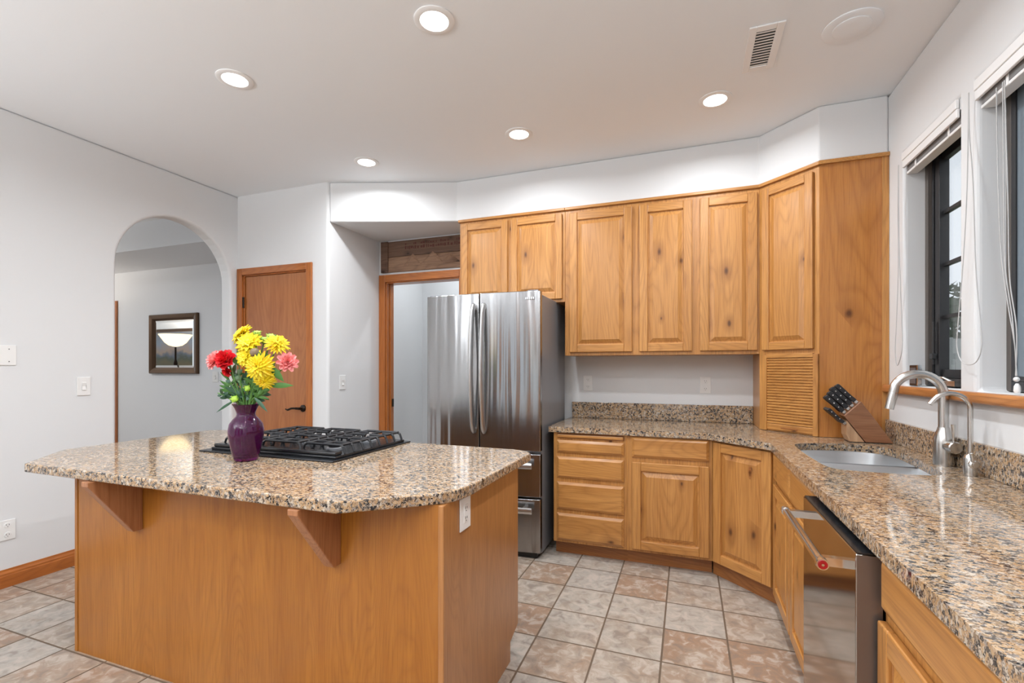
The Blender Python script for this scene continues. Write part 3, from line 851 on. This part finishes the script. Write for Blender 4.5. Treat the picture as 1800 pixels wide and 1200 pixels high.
def frame_for(d):
    d = Vector(d).normalized()
    a = d.cross(Vector((0,0,1)) if abs(d.z) < .95 else Vector((1,0,0))).normalized()
    return Matrix((a, d.cross(a), d)).transposed().to_4x4()
def petal(mb, ang, r0, r1, wd, rise0, rise1, curl=0.0, mat=0, tipw=.3, nz=4, ruffle=0):
    v = []; n = nz
    for k in range(n+1):
        s_ = k/n; r = r0+(r1-r0)*s_
        z = rise0+(rise1-rise0)*s_ - curl*s_*s_
        w_ = wd*math.sin(PI*min(.18+.72*s_,.93))*(1 if s_ < .99 else tipw/.5)
        for u in (-.5,0,.5):
            rr = r; zz = z + (abs(u)*wd*.35) + (ruffle*random.uniform(-1,1) if s_ > .5 else 0)
            a = ang + u*w_/max(r,.004)
            if abs(u*w_/max(r,.004)) > 1.2: a = ang + (1.2 if u > 0 else -1.2)
            v.append((rr*math.cos(a), rr*math.sin(a), zz))
    fs = []
    for k in range(n):
        for i in range(2): fs.append((3*k+i,3*k+i+1,3*k+4+i,3*k+3+i))
    mb.add(v, fs, mat, True)
def stem_pts(head):
    base = VP + Vector((random.uniform(-.02,.02), random.uniform(-.02,.02), .03))
    neck = VP + Vector(((head.x-VP.x)*.22, (head.y-VP.y)*.22, .235))
    nk = neck - VP; lim = .028
    rr = math.hypot(nk.x, nk.y)
    if rr > lim: neck = VP + Vector((nk.x*lim/rr, nk.y*lim/rr, .235))
    return spline([base, neck, neck.lerp(head,.55)+Vector((0,0,.01)), head], 6)
def right(dx, dz, dy=0):   # offset in the photograph's plane, metres, from the vase axis
    return VP + Vector((dx*.938, dx*.346, 0)) + Vector((-.346*dy, .938*dy, 0)) + Vector((0,0,dz))
def flower(kind, pos, face, label, size, group=None):
    hd = Vector(pos); d = Vector(face).normalized()
    name, cat = {'mum':('chrysanthemum','flower'),'daisy':('daisy','flower'),'rose':('rose','flower'),'carnation':('carnation','flower'),'bud':('thistle_head','flower'),'lime':('button_bloom','flower')}[kind]
    root = thing(name, label, cat, tuple(VP), 0, group)
    st = MB(); st.tube([p-VP for p in stem_pts(hd-d*.012)], .0032, 7); st.build('stem', M['stem'], root)
    m = MB(); mats = [M['yellow'], M['gold']]
    S = size
    if kind == 'mum':
        for ring_, (n_, r1, z1, wv) in enumerate(((20,1.0,.10,.26),(18,.86,.34,.24),(15,.66,.55,.22),(11,.45,.68,.2),(7,.24,.74,.17))):
            for i in range(n_):
                petal(m, 2*PI*(i+.5*(ring_%2))/n_+random.uniform(-.1,.1), .08*S, S*r1*random.uniform(.88,1.05), S*wv, S*(.18+.1*ring_), S*z1*random.uniform(.85,1.15), S*.08, 0 if random.random() < .75 else 1)
    elif kind == 'daisy':
        for ring_, (n_, r1, z1) in enumerate(((13,1.0,.2),(12,.9,.42),(9,.6,.6))):
            for i in range(n_): petal(m, 2*PI*(i+.5*ring_)/n_+random.uniform(-.08,.08), .1*S, S*r1*random.uniform(.9,1.05), S*.42, S*(.1+.1*ring_), S*z1, S*.15, 0 if ring_ else 0)
        m.ball((0,0,S*.38), S*.2, 10, 6, 1, (1,1,.6))
    elif kind == 'rose':
        mats = [M['redpetal'], M['redpetal']]
        for ring_, (n_, r0, r1, z1) in enumerate(((7,.25,1.0,.28),(6,.25,.85,.55),(6,.2,.62,.75),(5,.14,.42,.86),(4,.06,.24,.9))):
            for i in range(n_): petal(m, 2*PI*(i+.37*ring_)/n_+random.uniform(-.1,.1), r0*S, S*r1, S*.95*(r1+.15), S*.05*ring_, S*z1, S*(.22 if ring_ < 2 else .02), 0, .5, 5)
    elif kind == 'carnation':
        mats = [M['pinkpetal'], M['pinkpetal']]
        for ring_, (n_, r1, z1) in enumerate(((10,1.0,.3),(9,.8,.55),(8,.55,.75),(6,.3,.85))):
            for i in range(n_): petal(m, 2*PI*(i+.4*ring_)/n_+random.uniform(-.15,.15), .1*S, S*r1, S*.62, S*.1, S*z1, S*.1, 0, .55, 5, S*.05)
    elif kind == 'bud':
        mats = [M['seed'], M['lime']]
        m.ball((0,0,S*.5), S, 14, 9, 0)
        for i in range(7): petal(m, 2*PI*i/7, .2*S, S*1.3, S*.5, -S*.3, S*.5, 0, 1)
    else:
        mats = [M['lime'], M['leaf']]
        m.ball((0,0,0), S, 12, 8, 0, (1,1,.8))
        for i in range(9): petal(m, 2*PI*i/9, .3*S, S*1.25, S*.5, 0, S*.55, 0, i%2)
    m.xf(Matrix.Translation(hd-VP) @ frame_for(d))
    m.build('bloom', mats, root)
    if kind in ('mum','daisy','rose','carnation'):
        cal = MB(); cal.lathe([(.003,-.02),(S*.18,-.010),(S*.34,.002),(S*.2,.006)], (0,0,0), 10); cal.xf(Matrix.Translation(hd-VP) @ frame_for(d)); cal.build('calyx', M['stem'], root)
    return root
FWD = Vector((.346,-.938,0))     # towards the camera
def fc(f, u, r): return FWD*f + Vector((0,0,u)) + Vector((.938,.346,0))*r
flower('daisy', right(-.028,.575,.03), fc(.6,.6,-.5), 'yellow daisy at the upper tip of the bouquet, over the red rose', 0.056)
flower('daisy', right(.022,.535,-.01), fc(.8,.5,0), 'yellow cupped bloom in the upper middle of the bouquet', 0.060)
flower('mum', right(.142,.527,0), fc(.7,.7,.45), 'bright yellow chrysanthemum on the side of the bouquet above the pink carnation', 0.060)
flower('daisy', right(.018,.473,-.03), fc(.9,.2,-.2), 'small golden yellow bloom between the red rose and the seed head', 0.048)
flower('mum', right(.088,.428,-.04), fc(1,.05,.05), 'large spiky yellow chrysanthemum at the front of the bouquet', 0.074)
flower('mum', right(.105,.372,-.03), fc(.8,-.45,.2), 'lower yellow chrysanthemum hanging under the large spiky one', 0.054)
flower('rose', right(-.070,.458,-.03), fc(.85,.4,-.2), 'open red rose on the side of the bouquet', 0.050)
flower('carnation', right(-.130,.455,.0), fc(.7,.4,-.6), 'coral carnation half hidden beside the red rose', 0.052)
flower('carnation', right(.188,.447,0), fc(.75,.35,.6), 'pink ruffled carnation beneath the yellow chrysanthemum', 0.050)
flower('carnation', right(-.078,.408,-.01), fc(.7,-.2,-.2), 'small dark red bud hanging under the red rose', 0.027)
flower('bud', right(.062,.490,-.03), fc(1,.3,0), 'round brown seed head among the yellow blooms', 0.021)
flower('lime', right(.045,.583,.01), fc(.3,1,.1), 'lime green button bloom at the top of the bouquet', 0.017)
flower('lime', right(.105,.566,.02), fc(.3,1,.3), 'lime green button bloom above the yellow chrysanthemum', 0.020)
flower('lime', right(.066,.552,.03), fc(.3,1,.2), 'lime green button bloom between the top yellow blooms', 0.020)
flower('lime', right(-.034,.282,-.03), fc(.8,.3,0), 'lime green button bloom just over the vase rim', 0.016)
flower('lime', right(.018,.330,-.02), fc(.8,.4,0), 'lime green button bloom low among the stems', 0.014)
for o in list(bpy.data.objects):
    if o.get('label') == 'small dark red bud hanging under the red rose':
        for c in o.children:
            if c.name.startswith('bloom'):
                c.data.materials.clear(); c.data.materials.append(M['redpetal']); c.data.materials.append(M['redpetal'])
def leafblade(mb, p0, p1, wd, sag=.0, mat=0):
    p0 = Vector(p0); p1 = Vector(p1); n = 6; v = []; fs = []
    d = (p1-p0); sd = d.cross(FWD).normalized()
    for k in range(n+1):
        s_ = k/n; c = p0 + d*s_ - Vector((0,0,sag*s_*s_))
        w_ = wd*math.sin(PI*min(.08+.92*s_, .985))
        v += [c - sd*w_/2, c + FWD*w_*.12, c + sd*w_/2]
    for k in range(n):
        for i in range(2): fs.append((3*k+i,3*k+i+1,3*k+4+i,3*k+3+i))
    mb.add(v, fs, mat, True)
def sprig(label, head, leaves, mat, group=None, cat='foliage sprig', name='foliage_sprig'):
    root = thing(name, label, cat, tuple(VP), 0, group)
    hd = Vector(head)
    pts = stem_pts(hd)
    st = MB(); st.tube([p-VP for p in pts], .0024, 6); st.build('stem', M['stem'], root)
    for (s_, dx, dz, wd) in leaves:
        p = pts[int(s_*(len(pts)-1))]
        m = MB(); leafblade(m, p-VP, p-VP+Vector((dx*.938,dx*.346-random.uniform(-.02,.03),dz)), wd, .01)
        m.build('leaf', mat, root)
    return root
sprig('long green leaf reaching out past the lower chrysanthemum', right(.12,.345,-.02), [(.99,.105,.012,.026)], M['leaf'])
sprig('broad green leaf under the pink carnation', right(.13,.44,-.04), [(.99,.055,-.06,.035),(.9,.03,.04,.03)], M['leaf'])
sprig('dark slim leaf hanging low over the vase rim toward the hall', right(-.045,.275,-.02), [(.99,-.09,-.045,.012)], M['leafdark'])
sprig('grey green slim leaf hanging over the vase rim toward the cooktop', right(.05,.29,-.02), [(.99,.075,-.055,.018)], M['leafdark'])
sprig('green upright leaf beside the top yellow daisy', right(-.03,.50,-.02), [(.9,.012,.055,.02),(.8,-.04,.07,.026)], M['leaf'])
sprig('pale green leaves in the middle of the bouquet beside the seed head', right(.09,.45,-.05), [(.95,.01,.065,.03),(.8,-.02,.06,.02)], M['leaf'])
for i in range(16):
    dx = random.uniform(-.10,.11); dz = random.uniform(.36,.47)
    sprig('thin green stem with small leaves rising among the flower stems', right(dx,dz,random.uniform(-.05,.04)),
          [(random.uniform(.45,.98), random.uniform(-.03,.03), random.uniform(.01,.06), random.uniform(.012,.024)) for _ in range(6)], M['leaf'] if i % 2 else M['leafgrey'], 'leafy stems in the vase')
for i, (dx, dz) in enumerate(((-.10,.36),(-.085,.33),(-.12,.31),(.10,.33),(.075,.31),(-.055,.36),(.12,.36),(-.02,.38),(.04,.36))):
    sprig('dark leafy filler sprig crowding the stems above the vase rim', right(dx,dz,random.uniform(-.03,.03)),
          [(random.uniform(.5,.98), random.uniform(-.05,.05), random.uniform(-.01,.05), random.uniform(.012,.022)) for _ in range(9)], M['leafdark'] if i % 3 else M['leaf'], 'filler sprigs in the vase')

# ------------------------------------------------------------------ ceiling fittings
def downlight(x, y, label, first=None):
    t = thing('recessed_light', label, 'ceiling light', (x,y,CZ), 0, 'recessed ceiling lights')
    r = MB(); r.lathe([(.094,-.0005),(.094,-.004),(.088,-.007),(.066,-.0065),(.064,-.003),(.064,-.0005)], (0,0,0), 40); r.build('trim_ring', M['trimring'], t, sharp=50)
    l = MB(); l.lathe([(.0635,-.0012),(.0635,-.0032),(.05,-.0036)], (0,0,0), 36); l.build('lens', M['lens'], t)
    ld = bpy.data.lights.new('lamp', 'AREA'); ld.shape = 'DISK'; ld.size = .12; ld.energy = CAN_W; ld.color = (.93,.965,1.0)
    ld.spread = math.radians(165)
    lo = bpy.data.objects.new('lamp', ld); COL.objects.link(lo); lo.parent = t; lo.location = (0,0,-.012)
    return t
downlight(-1.098,1.941,'round recessed light in the ceiling over the island, nearest the camera')
downlight(-2.363,1.953,'round recessed light in the ceiling near the arch')
downlight(-2.351,3.095,'round recessed light in the ceiling in front of the fridge alcove')
downlight(-1.086,3.086,'round recessed light in the ceiling in front of the fridge cabinets')
downlight(.155,3.097,'round recessed light in the ceiling near the corner tower')
for x, y in ((.155,1.94),(-2.36,.75),(-1.09,.75),(.155,.75),(-2.36,-.9),(-1.09,-.9),(.155,-.9),(-2.36,-2.6),(-1.09,-2.6),(-6.6,2.3),(-5.0,2.0),(-8.9,3.1),(-2.4,4.75)):  # unseen ceiling lights, added to even out the brightness of the rooms
    downlight(x, y, 'unseen recessed light outside the view, added to brighten the rooms')

t = thing('air_vent', 'white louvered air register in the ceiling', 'air vent', (.352,2.68,CZ))
f_ = MB()
for a in ((-.077,-.042,-.183,.183),(.042,.077,-.183,.183)): f_.box(a[0],a[1],a[2],a[3],-.008,-.0005)
f_.box(-.042,.042,.143,.183,-.008,-.0005); f_.box(-.042,.042,-.183,-.143,-.008,-.0005)
f_.build('frame', M['trimring'], t, bevel=.003)
MB().box(-.042,.042,-.143,.143,-.002,-.0005).build('duct', plain('duct_grey',(.12,.12,.12),.7), t)
for k in range(13):
    y = -.132+.264*k/12
    s_ = MB(); s_.add([(-.042,y+.007,-.0026),(.042,y+.007,-.0026),(.042,y-.006,-.0065),(-.042,y-.006,-.0065),(-.042,y+.0085,-.0034),(.042,y+.0085,-.0034),(.042,y-.0045,-.0073),(-.042,y-.0045,-.0073)],
        [(0,1,2,3),(7,6,5,4),(0,4,5,1),(3,2,6,7)]); s_.build('slat', M['trimring'], t)
t = thing('ceiling_speaker', 'round white flush speaker in the ceiling near the windows', 'speaker', (.724,2.653,CZ))
b = MB(); b.lathe([(.120,-.0005),(.120,-.005),(.112,-.008),(.078,-.007)], (0,0,0), 44); b.build('rim', M['ceil'], t)
b = MB(); b.lathe([(.0775,-.0008),(.0775,-.010),(.072,-.012),(.03,-.011)], (0,0,0), 40); b.build('grille', M['ceil'], t)

# ------------------------------------------------------------------ plates on the walls
def plate(name, label, loc, rotz, w_, h_, kind, cat):
    t = thing(name, label, cat, loc, rotz)
    p = MB(); p.box(-w_/2,w_/2,-.006,-.0005,-h_/2,h_/2); p.build('cover_plate', M['white'], t, bevel=.0025)
    if kind == 'outlet':
        for z in (.030,-.030):
            r = MB(); r.lathe([(.0165,-.0085),(.0175,-.006),(.0175,-.004)], (0,0,z), 18, axis='y'); r = r.build('socket', M['white'], t)
            q_ = MB(); q_.box(-.0075,-.0055,-.0095,-.008,z-.001,z+.008); q_.box(.0055,.0075,-.0095,-.008,z-.001,z+.007); q_.lathe([(.0022,-.0095),(.0022,-.008)], (0,0,z-.008), 8, axis='y'); q_.build('slots', M['slot'], r)
    elif kind == 'decora':
        r = MB(); r.box(-.016,.016,-.008,-.005,-.033,.033); r = r.build('receptacle', M['white'], t, bevel=.0015)
        for z in (.018,-.018):
            q_ = MB(); q_.box(-.0075,-.0055,-.009,-.0075,z-.001,z+.008); q_.box(.0055,.0075,-.009,-.0075,z-.001,z+.007); q_.lathe([(.0022,-.009),(.0022,-.0075)], (0,0,z-.008), 8, axis='y'); q_.build('slots', M['slot'], r)
    elif kind == 'switch':
        r = MB(); r.prism([(-.007,-.028),(-.0125,-.026),(-.0075,0),(-.011,.026),(-.007,.028)], -.012, .012, plane='yz'); r.build('rocker', M['white'], t, bevel=.001)
    else:
        for x in (-w_/2+.035, w_/2-.035):
            for z in (h_*.31,-h_*.31):
                r = MB(); r.lathe([(.003,-.0075),(.003,-.0055)], (x,0,z), 8, axis='y'); r.build('screw', M['slot'], t)
    return t
# facing +x on the left wall: rot +90
plate('blank_plate', 'wide blank white cover plate on the arch wall, higher than the switch', (LX,1.66,1.437), PI/2, .148, .125, 'blank', 'wall plate')
plate('light_switch', 'white rocker light switch on the wall beside the arch', (LX,2.091,1.23), PI/2, .08, .128, 'switch', 'light switch')
plate('wall_outlet', 'white outlet low on the arch wall above the baseboard', (LX,1.692,.352), PI/2, .078, .125, 'outlet', 'outlet')
plate('light_switch', 'white light switch on the alcove wall between pantry door and fridge', (AX,3.488,1.228), PI/2, .078, .128, 'switch', 'light switch')
plate('wall_outlet', 'white outlet above the backsplash close to the fridge', (-.797,WY,1.228), 0, .078, .13, 'outlet', 'outlet')
plate('wall_outlet', 'white outlet above the backsplash close to the corner tower', (.132,WY,1.223), 0, .080, .13, 'outlet', 'outlet')
plate('wall_outlet', 'white outlet on the side of the island under the granite edge', (-.77,1.582,.826), PI/2, .086, .118, 'decora', 'outlet')
plate('light_switch', 'white wall plate in the hall beside the mirror', (-5.53,HY,1.245), 0, .10, .13, 'switch', 'light switch')

# carved wooden sign above the doorway
t = thing('carved_wood_sign', 'weathered carved wooden plank sign over the doorway', 'wall sign', (-2.44,WY,2.456))
sgw = wood('sign_wood', 'x', (.20,.115,.075), (.12,.065,.042), (.035,.018,.012), knots=.5, stave=0, rough=.7, coat=0)
sgl = wood('sign_relief', 'x', (.33,.20,.125), (.22,.125,.075), (.08,.04,.025), knots=.2, stave=0, rough=.7, coat=0)
sgd = plain('sign_faded_red', (.10,.028,.02), .8)
MB().box(-.435,.52,-.018,-.001,-.150,-.001+.0+.0).build('plank', sgl, t, bevel=.004)
MB().box(-.435,.52,-.020,-.001,.0005,.153).build('plank', sgw, t, bevel=.004)
MB().box(-.435,-.352,-.032,-.0185,-.152,.155).build('cleat', sgw, t, bevel=.004)
mt = MB()
for (cx,wd_,hh) in ((-.08,.20,.125),(.14,.26,.13),(.33,.22,.09)):
    mt.add([(cx-wd_/2,-.018,-.10),(cx+wd_/2,-.018,-.10),(cx+.01,-.018,-.10+hh),(cx,-.030,-.10+hh*.7),(cx-wd_*.2,-.027,-.10),(cx+wd_*.25,-.025,-.10)],
           [(0,4,3),(0,3,2),(4,5,3),(5,1,3),(1,2,3)])
mt.build('mountain_relief', sgl, t)
cv = MB()
random.seed(11)
x = -.16
while x < .50:
    w_ = random.uniform(.008,.022)
    cv.box(x,x+w_,-.0215,-.0195,.065+random.uniform(-.004,.004),.082+random.uniform(0,.014)); 
    if random.random() < .6: cv.box(x,x+w_,-.0215,-.0195,.106,.118+random.uniform(0,.01))
    x += w_+random.uniform(.006,.02)
cv.build('worn_carving', sgd, t)

# mirror in the hall + torchiere lamp + landscape painting opposite (seen in the mirror)
t = thing('wall_mirror', 'dark framed mirror in the hall reflecting a lit lamp', 'mirror', (-6.262,HY,1.67))
mw, mh = .448, .388
fr = MB()
def rr(i, y): return (-mw+i, mw-i, -mh+i, mh-i, y)
fr.rings([rr(0,-.001), rr(0,-.03), rr(.012,-.045), rr(.055,-.036), rr(.078,-.018), rr(.08,-.004)], cap=False)
fr.build('frame', M['mframe'], t)
g = MB(); g.rings([rr(.079,-.008), rr(.108,-.0115)], cap=False); g.build('bevel_edge', M['mirror'], t)
g = MB(); g.rings([rr(.108,-.0115)], cap=True); g.build('mirror_glass', M['mirror'], t)
t = thing('torchiere_lamp', 'lit torchiere floor lamp with a glowing bowl, seen in the hall mirror', 'floor lamp', (-8.45,2.765,0))
b = MB(); b.lathe([(.15,0),(.15,.012),(.12,.025),(.03,.05),(.014,.08)], (0,0,.0005), 28); b.build('base', M['bronze'], t)
b = MB(); b.lathe([(.012,.07),(.012,1.2),(.022,1.23),(.014,1.27),(.030,1.38),(.034,1.44),(.016,1.5),(.016,1.72)], (0,0,0), 16); b.build('pole', M['bronze'], t)
b = MB(); b.lathe([(.03,1.73),(.10,1.75),(.16,1.80),(.205,1.87),(.25,1.94),(.245,1.945),(.20,1.88),(.15,1.81),(.09,1.765),(.02,1.75)], (0,0,0), 32)
b.build('lamp_shade', emit('lamp_bowl_glow', (1.0,.80,.48), 2.6), t)
ld = bpy.data.lights.new('bulb', 'POINT'); ld.energy = 90; ld.color = (1,.9,.78); ld.shadow_soft_size = .05
lo = bpy.data.objects.new('bulb', ld); COL.objects.link(lo); lo.parent = t; lo.location = (0,0,1.90)
for lx, ly, lb_ in ((-3.3,-1.6,'near the glazed wall on the arch side'),(-.6,-2.6,'near the glazed wall on the window side')):  # unseen floor lamps added behind the camera to throw light on the ceiling
    r = dup(t, (lx,ly,0), 0, 'added unseen floor lamp brightening the ceiling, ' + lb_)
    for c in r.children:
        if c.type == 'LIGHT':
            c.data = c.data.copy(); c.data.energy = 300; c.data.color = (.94,.97,1.0); c.data.shadow_soft_size = .05
t = thing('landscape_painting', 'large dark-framed landscape painting on the hall wall, seen in the mirror', 'painting', (-9.3,2.1,1.62))
MB().box(-.80,.80,.001,.03,-.42,.50).build('frame', M['mframe'], t, bevel=.008)
pt = NT('landscape_paint'); v = pt.obj(); z = pt.n('ShaderNodeSeparateXYZ', Vector=v).outputs[2]
k = pt.math('ADD', z, pt.math('MULTIPLY', pt.math('SUBTRACT', pt.noise(v, 5, 4), .5), .30))
pt.bsdf(Base_Color=pt.ramp(pt.math('MULTIPLY_ADD', k, 1.25, .5), [(0,(.035,.028,.012)),(.28,(.10,.08,.03)),(.42,(.05,.06,.035)),(.5,(.09,.11,.15)),(.58,(.30,.22,.17)),(.8,(.20,.24,.30)),(1,(.16,.17,.19))]), Roughness=.5)
MB().box(-.73,.73,.03,.034,-.36,.44).build('canvas', pt.mat, t)

# ------------------------------------------------------------------ windows, sill, blinds
WF = 1.205
def window(name, ya, yb, screen):
    root = MB()
    z0, z1 = ZS+.004, ZT-.002
    fw = .03
    # outer frame, seen brownish at the jambs
    root.box(WF,WF+.07,ya,ya+fw,z0,z1); root.box(WF,WF+.07,yb-fw,yb,z0,z1)
    root.box(WF,WF+.07,ya+fw,yb-fw,z0,z0+.04,1); root.box(WF,WF+.07,ya+fw,yb-fw,z1-.05,z1,1)
    root = struct(root.build(name, [M['winjamb'], M['winframe']], bevel=.003))
    s = MB(); a, b = ya+fw, yb-fw-.035
    X0, X1 = WF+.03, WF+.062
    s.box(X0,X1,a,a+.045,z0+.04,z1-.05); s.box(X0-.012,X1,b-.045,b,z0+.04,z1-.05)
    s.box(X0,X1,a+.045,b-.045,z0+.04,z0+.085); s.box(X0,X1,a+.045,b-.045,z1-.10,z1-.05)
    s.box(X0-.012,X1,yb-fw-.012,yb-fw,z0+.04,z1-.05)
    sash = s.build('sash', M['winframe'], root, bevel=.003)
    m = MB()
    zz0, zz1 = z0+.085, z1-.10
    for k in (1,2,3):
        z = zz0+(zz1-zz0)*k/4; m.box(X0+.006,X1-.004,a+.045,b-.045,z-.009,z+.009)
    m.box(X0+.006,X1-.004,(a+b)/2-.009,(a+b)/2+.009,zz0,zz1)
    m.build('muntin', M['winframe'], sash)
    MB().box(X0+.014,X0+.018,a+.04,b-.04,zz0-.005,zz1+.005).build('glass', M['glass'], sash)
    MB().box(X0+.014,X0+.018,b+.001,yb-fw-.012,z0+.04,z1-.05).build('glass', M['glass'], root)
    if screen:
        MB().box(WF+.006,WF+.0075,a+.02,yb-.056,z0+.05,z1-.06).build('insect_screen', M['screen'], root)
        f2_ = MB(); f2_.box(WF+.001,WF+.012,yb-.058,yb-.0305,z0+.041,z1-.051); f2_.box(WF+.001,WF+.012,a+.001,a+.025,z0+.041,z1-.051); f2_.box(WF+.001,WF+.012,a+.025,yb-.058,z0+.041,z0+.06)
        f2_.build('screen_frame', M['winframe'], root)
        return root
    l = MB(); l.box(X0-.035,X0-.012,b-.03,b+.004,1.405,1.435); l.box(X0-.028,X0-.018,b-.02,b-.006,1.375,1.60); l.build('lock_lever', M['winframe'], root, bevel=.003)
    c = MB(); c.box(X0-.05,X0-.012,(a+b)/2-.05,(a+b)/2+.05,z0+.005,z0+.03); c.tube([(X0-.04,(a+b)/2,z0+.025),(X0-.06,(a+b)/2+.03,z0+.045),(X0-.065,(a+b)/2+.09,z0+.045)], .006, 8); c.build('crank', M['nickel'], root)
    return root
window('window_1', Y1a, Y1b, False)
window('window_2', Y2a, Y2b, True)
window('window_3', -1.9, -.4, False)
# wooden sill nosing
sl = MB(); sl.box(WX-.040,WX-.001,-.6,UY-q-.012,1.217,1.262)
struct(sl.build('trim_4', M['sill'], bevel=.012, seg=3))

def blind(ya, yb, label, loops):
    t = thing('window_blind', label, 'window blind', (1.135,(ya+yb)/2,ZT), 0, None)
    h = (yb-ya)/2-.004
    v_ = MB(); v_.box(-.036,-.022,-h,h,-.044,-.003); v_.box(-.032,-.020,-h,h,-.084,-.0445); v_.build('valance', M['blind'], t, bevel=.003)
    MB().box(-.019,.03,-h,h,-.050,-.003).build('headrail', M['blind'], t, bevel=.003)
    for k in range(12):
        z = -.056-.0042*k
        MB().box(-.012,.038,-h+.004,h-.004,z-.0014,z).build('slat', M['slat'], t)
    MB().box(-.013,.036,-h+.003,h-.003,-.122,-.108).build('bottom_rail', M['blind'], t, bevel=.003)
    for y in (-h*.6, h*.6): MB().box(-.0145,-.0125,y-.008,y+.008,-.120,-.052).build('ladder_tape', M['blind'], t)
    for i, lp in enumerate(loops):
        c = MB(); c.tube(spline([(p[0]-1.135,p[1]-(ya+yb)/2,p[2]-ZT) for p in lp], 8), .0019, 6); c.build('cord', M['cord'], t)
    return t
X = 1.085
b1 = blind(Y1a, Y1b, 'raised white blind on the window by the corner tower', [
    [(X,3.185,2.47),(X,3.19,2.2),(X,3.185,1.9),(X,3.21,1.6),(X,3.225,1.46),(X,3.205,1.375),(X,3.165,1.40),(X,3.13,1.48),(X,3.14,1.62),(X,3.165,1.9),(X,3.178,2.2),(X,3.18,2.47)]])
b2 = blind(Y2a, Y2b, 'raised white blind on the screened window nearest the camera', [
    [(X,2.487,2.49),(X,2.50,2.1),(X,2.53,1.80),(X,2.57,1.54),(X,2.578,1.45),(X,2.545,1.39),(X,2.49,1.372),(X,2.43,1.385),(X,2.395,1.44),(X,2.40,1.52),(X,2.435,1.75),(X,2.455,2.1),(X,2.482,2.32),(X,2.486,2.49)],
    [(1.118,2.37,2.44),(1.118,2.36,2.1),(1.118,2.34,1.80),(1.118,2.30,1.6),(1.118,2.262,1.45),(1.118,2.252,1.33)],
    [(1.118,2.33,2.44),(1.118,2.325,2.1),(1.118,2.315,1.75),(1.118,2.275,1.55),(1.118,2.258,1.42),(1.118,2.248,1.33)],
    [(1.118,2.32,2.44),(1.118,2.30,2.0),(1.118,2.29,1.70),(1.118,2.25,1.5),(1.118,2.255,1.33)]])
c = MB(); c.ball((1.118-1.135,2.25-(Y2a+Y2b)/2,1.318-ZT), .009, 12, 8)
c.lathe([(.004,.01),(.009,.0),(.010,-.018),(.008,-.024)], (1.118-1.135,2.246-(Y2a+Y2b)/2,1.293-ZT), 12)
c.build('cord_tassel', M['white'], b2)
# small framed item on the sill
t = thing('small_photo_frame', 'small dark framed panel leaning on the window sill by the oak tower', 'frame', (1.128,3.12,ZS))
f_ = MB(); f_.box(-.004,.012,-.055,.035,.001,.112); f_.build('frame', M['black'], t, bevel=.003)
MB().box(-.006,-.0045,-.045,.025,.014,.098).build('dark_panel', plain('grey_panel',(.10,.10,.11),.3), t)
MB().box(-.005,.013,-.066,-.056,.004,.112).build('silver_side', M['chrome'], t)

# ------------------------------------------------------------------ outside
struct(MB().box(WX+.17, 30, -12, 30, -.5, -.1).build('ground_outside', plain('lawn', (.10,.14,.06), .9)))
t = thing('garden_fence', 'pale grey board fence outside the window', 'fence', (10,21.5,-.1), PI/2)
fm = plain('fence_grey', (.42,.43,.43), .8)
f_ = MB()
for k in range(60): f_.box(-.01,.01,-6+.2*k,-6+.2*k+.19,0,2.5)
f_.build('board_panel', fm, t)
for k in range(6):
    MB().box(.011,.10,-6+2.35*k,-6+2.35*k+.09,0,2.55).build('post', fm, t)
tm = plain('tree_leaf', (.12,.15,.11), .8)
for (x, y, h_, lb) in ((11.2,25.5,4.9,'grey green tree beyond the fence outside the corner window'),(14.5,26,3.9,'smaller shrub tree beyond the fence outside the corner window')):
    t = thing('garden_tree', lb, 'tree', (x,y,-.1))
    tr = MB(); tr.tube([(0,0,0),(.05,0,1.0),(0,.05,h_*.6)], [.12,.09,.05], 8); tr.build('trunk', M['toe'], t)
    cr = MB(); random.seed(int(x*10))
    for _ in range(700):
        a = random.uniform(0,2*PI); r_ = random.uniform(.2,1.2)*h_*.28; z = random.uniform(.25,1.0)*h_
        p = Vector((r_*math.cos(a),r_*math.sin(a),z)); u = Vector((random.uniform(-1,1),random.uniform(-1,1),random.uniform(-1,1)))*.27; w_ = u.cross(Vector((random.random(),random.random(),.3)))*.9
        cr.add([p,p+u+w_*.4,p+u*2,p+u-w_*.4], [(0,1,2,3)])
    cr.build('foliage', tm, t)
